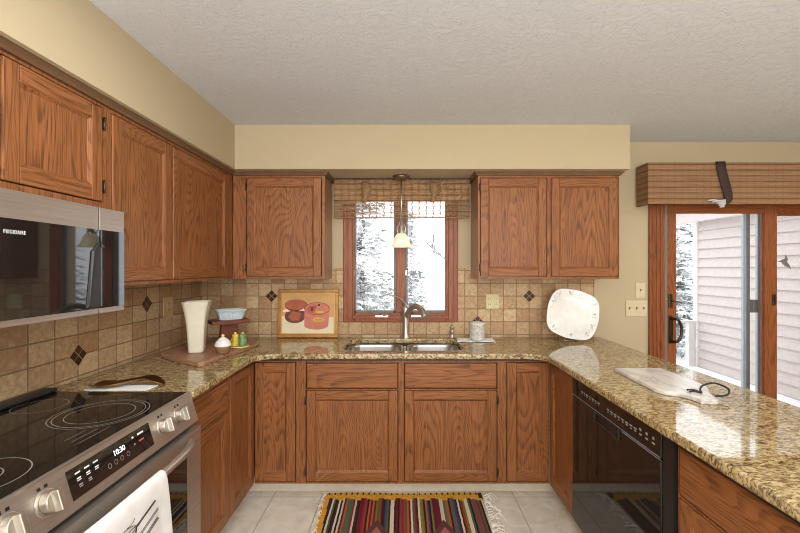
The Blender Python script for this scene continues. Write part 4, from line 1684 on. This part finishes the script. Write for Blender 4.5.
build('dish', mb, [WHITEC, plain('grey_green_glaze', srgb(178, 184, 174), .4), plain('violet_grey_glaze', srgb(188, 180, 188), .4)], pl)
mb = MB()
bx_, by_ = pc.x, 2.95
for s in (-.055, .055):
    mb.tube(smooth_path([(bx_ + s - .03, 2.885, ZB + .030), (bx_ + s - .03, 2.888, ZB + .012), (bx_ + s - .03, 2.95, ZB + .012), (bx_ + s, 3.06, ZB + .014), (bx_ + s * .4, 3.05, ZB + .12), (bx_ + s * .2, 3.035, ZB + .19)]), .0028, 8)
mb.tube([(bx_ - .085, 2.95, ZB + .004), (bx_ + .025, 2.95, ZB + .004)], .0028, 8)
build('wire_stand', mb, NICKEL, pl)

# marble board on the peninsula
cbt = thing('cutting_board', (1.2, 1.85, ZB), 'white marble paddle board with handle lying on the peninsula', 'cutting board')
mb = MB()
pts = [(1.078, 2.09), (1.312, 2.09)]
pts += [(1.316, 2.07), (1.316, 1.83)]
h = smooth_path([(1.316, 1.83, 0), (1.300, 1.755, 0), (1.255, 1.68, 0), (1.232, 1.62, 0)], 4)
pts += [(p.x, p.y) for p in h[1:]]
pts += [(1.225, 1.592), (1.205, 1.578), (1.175, 1.578), (1.155, 1.592)]
h = smooth_path([(1.155, 1.592, 0), (1.147, 1.63, 0), (1.125, 1.675, 0), (1.085, 1.700, 0), (1.068, 1.74, 0)], 4)
pts += [(p.x, p.y) for p in h]
mb.prism([(x, y, ZB) for x, y in pts], (0, 0, .018))
build('slab', mb, MARBLE, cbt, bevel=0.004, bseg=3)
mb = MB()
kz = ZB + .021
hx_, hy_ = 1.205, 1.665
mb.tube(smooth_path([(hx_, hy_, kz), (hx_ + .035, hy_ + .04, kz + .014), (hx_ + .10, hy_ + .06, kz + .022), (hx_ + .112, hy_ + .0, kz + .016), (hx_ + .07, hy_ - .05, kz + .006), (hx_ + .02, hy_ - .055, kz + .003)], 6), .0036, 8)
mb.tube(smooth_path([(hx_ + .005, hy_ + .002, kz), (hx_ - .015, hy_ + .02, kz + .006), (hx_ - .034, hy_ + .03, kz + .002)]), .0036, 8)
mb.tube(smooth_path([(hx_ + .005, hy_ - .002, kz), (hx_ - .022, hy_ + .004, kz + .004), (hx_ - .04, hy_ + .005, kz + .002)]), .0036, 8)
mb.sphere((hx_ + .002, hy_ + .001, kz + .002), .007, seg=10)
build('cord_loop', mb, CORD, cbt)

# ------------------------------------------------------------------ rug
rg = thing('rug', (0, 1.8, 0), 'striped kilim rug with ochre border on the kitchen floor', 'rug')
rx0, rx1, ry0, ry1 = -0.462, 0.490, 0.9, 2.612
mb = MB()
def rug_x(s, y):
    return (rx0 + .012 * math.sin(y * 4) + .0 if s < 0 else rx1 + .010 * math.sin(y * 5 + 1))
NYR = 24
lo = []
for j in range(NYR + 1):
    y = ry0 + (ry1 - ry0) * j / NYR
    lo.append([(rug_x(-1, y), y, 0.001), (rug_x(1, y), y, 0.001), (rug_x(1, y), y, .007), (rug_x(-1, y), y, .007)])
mb.rings(lo, smooth=False)
build('woven_field', mb, RUG, rg)
mb = MB()
zt = .0072
n = 27
wv = lambda u: .006 * math.sin(u * 9)
for i in range(n):
    u0, u1 = i / n, (i + 1) / n
    x0, x1 = rx0 - .004 + (rx1 - rx0 + .008) * u0, rx0 - .004 + (rx1 - rx0 + .008) * u1
    b0 = ry1 - .052 - .012 * ((i * 7) % 3)
    mb.mi = 0
    mb.box(x0, x1, b0, ry1 + .002 + wv(u0), zt - .004, zt + .0015)
    mb.mi = 1
    mb.box(x0 + .004, x0 + .013, ry1 - .018, ry1 + .004 + wv(u0), zt, zt + .0022)
mb.mi = 0
for j in range(12):
    y = ry1 - .03 - j * .14
    mb.box(rug_x(-1, y) - .012, rug_x(-1, y) + .022, y - .14, y, zt - .004, zt + .001)
mb.mi = 1
mb.box(rx1 - .012, rx1 + .012, ry1 - .055, ry1 + .005, zt - .004, zt + .0025)
build('border', mb, [RUGY, RUGK], rg)
mb = MB()
for cx in (-.14, .235):
    for k, (s, mi) in enumerate(((1, 0), (.66, 1), (.34, 0))):
        mb.mi = mi
        cyy = 2.15
        mb.prism([(cx - .10 * s, cyy, zt), (cx, cyy - .19 * s, zt), (cx + .10 * s, cyy, zt), (cx, cyy + .19 * s, zt)], (0, 0, .0008 + .0006 * k))
build('diamond_motif', mb, [RUGR, plain('kilim_rose', srgb(158, 92, 78), 0.95)], rg)
mb = MB()
rn = random.Random(5)
for side in (-1, 1):
    for j in range(110 if side > 0 else 70):
        y = ry1 - .02 - (j * .0125 if side > 0 else j * .023)
        L = rn.uniform(.03, .10) if side > 0 else rn.uniform(.015, .04)
        x = rug_x(side, y) + side * .006
        a, b, c_ = rn.uniform(-.025, .025), rn.uniform(-.04, .045), rn.uniform(-.05, .03)
        rr = .0030 if side > 0 else .0022
        mb.tube(smooth_path([(x, y, .005), (x + side * L * .35, y + a, .009 + rn.uniform(0, .008)), (x + side * L * .7, y + b, .007 + rn.uniform(0, .006)), (x + side * L, y + c_, .004)], 3), rr, 5)
build('fringe', mb, FRINGE, rg, kind='stuff')

# ------------------------------------------------------------------ outdoors
mb = MB(); mb.box(-22, 26, YB + .4, 45, -0.75, -0.62)
build('snow_ground', mb, SNOW, kind='structure')
mb = MB(); mb.box(1.6, 4.099, YB + .16, 5.90, -0.60, 0.07)
build('snowy_deck', mb, SNOW, kind='structure')
# house wing with lap siding running away from the door
hw = thing('house_wing', (5.0, 4.5, -0.6), 'pale lap sided wing of the house beyond the patio door', 'house')
WX = 4.10
mb = MB()
lap = 0.125
z = -0.55
YE = 5.72
while z < 2.02:
    mb.prism([(WX, YB + .17, z), (WX + .03, YB + .17, z), (WX + .03, YB + .17, z + lap), (WX + .026, YB + .17, z + lap)], (0, YE - YB - .17, 0))
    z += lap
build('lap_siding', mb, SIDING, hw)
mb = MB(); mb.box(WX + .03, WX + 2.5, YB + .17, YE + .02, -0.6, 2.4)
build('wing_body', mb, SIDING, hw)
mb = MB(); mb.box(WX - .012, WX + .09, YE, YE + .07, -0.55, 2.06)
build('corner_board', mb, WHITEP, hw, bevel=0.004)
mb = MB()
mb.box(WX - .10, WX + 2.6, YB + .17, YE + .25, 2.075, 2.10)
build('eave_soffit', mb, WHITEP, hw)
mb = MB(); mb.box(WX - .14, WX - .10, YB + .17, YE + .27, 2.06, 2.22)
build('fascia', mb, SIDING, hw)
mb = MB(); mb.prism([(WX - .18, YB + .17, 2.22), (WX + 2.6, YB + .17, 2.22), (WX + 2.6, YB + .17, 3.4)], (0, YE - YB + .1, 0))
build('snowy_roof', mb, SNOW, hw)
# deck railing
rl = thing('deck_railing', (3.3, 5.75, .07), 'white deck railing with grey top rail beyond the patio door', 'railing')
mb = MB(); mb.box(1.6, 4.08, 5.72, 5.80, 0.675, 0.705)
build('top_rail', mb, RAILM, rl, bevel=0.004)
for x in (1.70, 3.985):
    mb = MB(); mb.box(x, x + .085, 5.725, 5.795, 0.0705, 0.674)
    build('post', mb, RAILM, rl, bevel=0.004)
for i in range(13):
    x = 1.86 + i * .1605
    mb = MB(); mb.box(x, x + .028, 5.745, 5.773, 0.0705, 0.674)
    build('baluster', mb, RAILM, rl)
# trees
def conifer(x, y, h, w, seed, label, dens=1.0):
    rn = random.Random(seed)
    r = thing('conifer', (x, y, -0.62), label, 'tree', 'snowy trees behind the house')
    mb = MB(); mb.tube([(x, y, -.62), (x, y, h * .5), (x + .05, y, h * .93)], [.06, .04, .012], 8)
    build('trunk', mb, BARK, r)
    mb = MB()
    z = 0.05 - .45
    while z < h * .95:
        f = 1 - (z + .6) / (h + .6)
        rad = w * f ** .8
        nb = max(4, int((6 + 9 * f) * dens))
        a0 = rn.uniform(0, 6.28)
        for k in range(nb):
            a = a0 + 2 * math.pi * k / nb + rn.uniform(-.3, .3)
            L = rad * rn.uniform(.72, 1.1)
            dx, dy = math.cos(a), math.sin(a)
            ns = max(4, int(L / .085))
            for s in range(ns):
                t = (s + .25) / (ns - .5)
                bx = x + dx * L * t
                by = y + dy * L * t
                bz = z - .32 * L * t * t + .10 * L * t + rn.uniform(-.05, .05)
                for q in range(4):
                    ll = rn.uniform(.10, .19)
                    ta = a + rn.choice((-1, 1)) * rn.uniform(.3, 1.1)
                    ww = rn.uniform(.03, .055)
                    ex, ey, ez = bx + math.cos(ta) * ll, by + math.sin(ta) * ll, bz - rn.uniform(.0, .10)
                    nx, ny = -math.sin(ta) * ww, math.cos(ta) * ww
                    up = rn.uniform(.01, .035)
                    mb.quad([(bx - nx, by - ny, bz), (bx, by, bz - up * 1.2), (bx + nx, by + ny, bz), (ex, ey, ez + up)])
        z += rn.uniform(.10, .15) / dens ** .5
    build('foliage', mb, NEEDLE, r)
    return r


conifer(-0.72, 7.6, 4.0, 0.95, 1, 'tall snow covered conifer filling the left window pane')
conifer(0.20, 9.9, 3.0, 0.62, 2, 'pointed snowy conifer seen behind the window mullion')
conifer(6.6, 10.0, 4.2, 1.5, 4, 'snowy conifer seen past the deck railing', 0.8)
conifer(-2.6, 12.0, 5.0, 1.8, 6, 'far snowy conifer at the left edge of the window', 0.7)


def bare_tree(x, y, h, seed):
    rn = random.Random(seed)
    mb = MB()
    def br(p, d, L, r, lv):
        q = p + d * L
        m = (p + q) / 2 + Vector((rn.uniform(-1, 1), rn.uniform(-1, 1), 0)) * L * .08
        mb.tube([p, m, q], [r, r * .85, r * .65], 6)
        if lv == 0:
            return
        for k in range(3 if lv > 1 else 2):
            nd = (d + Vector((rn.uniform(-.9, .9), rn.uniform(-.9, .9), rn.uniform(-.1, .5)))).normalized()
            br(q - d * L * rn.uniform(0, .3), nd, L * rn.uniform(.6, .8), r * .6, lv - 1)
    br(Vector((x, y, -.62)), Vector((0, 0, 1)), h * .38, .045, 4)
    build('bare_tree', mb, BARK, label='thin bare grey tree in the snow seen through right window pane', cat='tree', loc=(x, y, -.62))


bare_tree(1.75, 13.0, 4.2, 11)
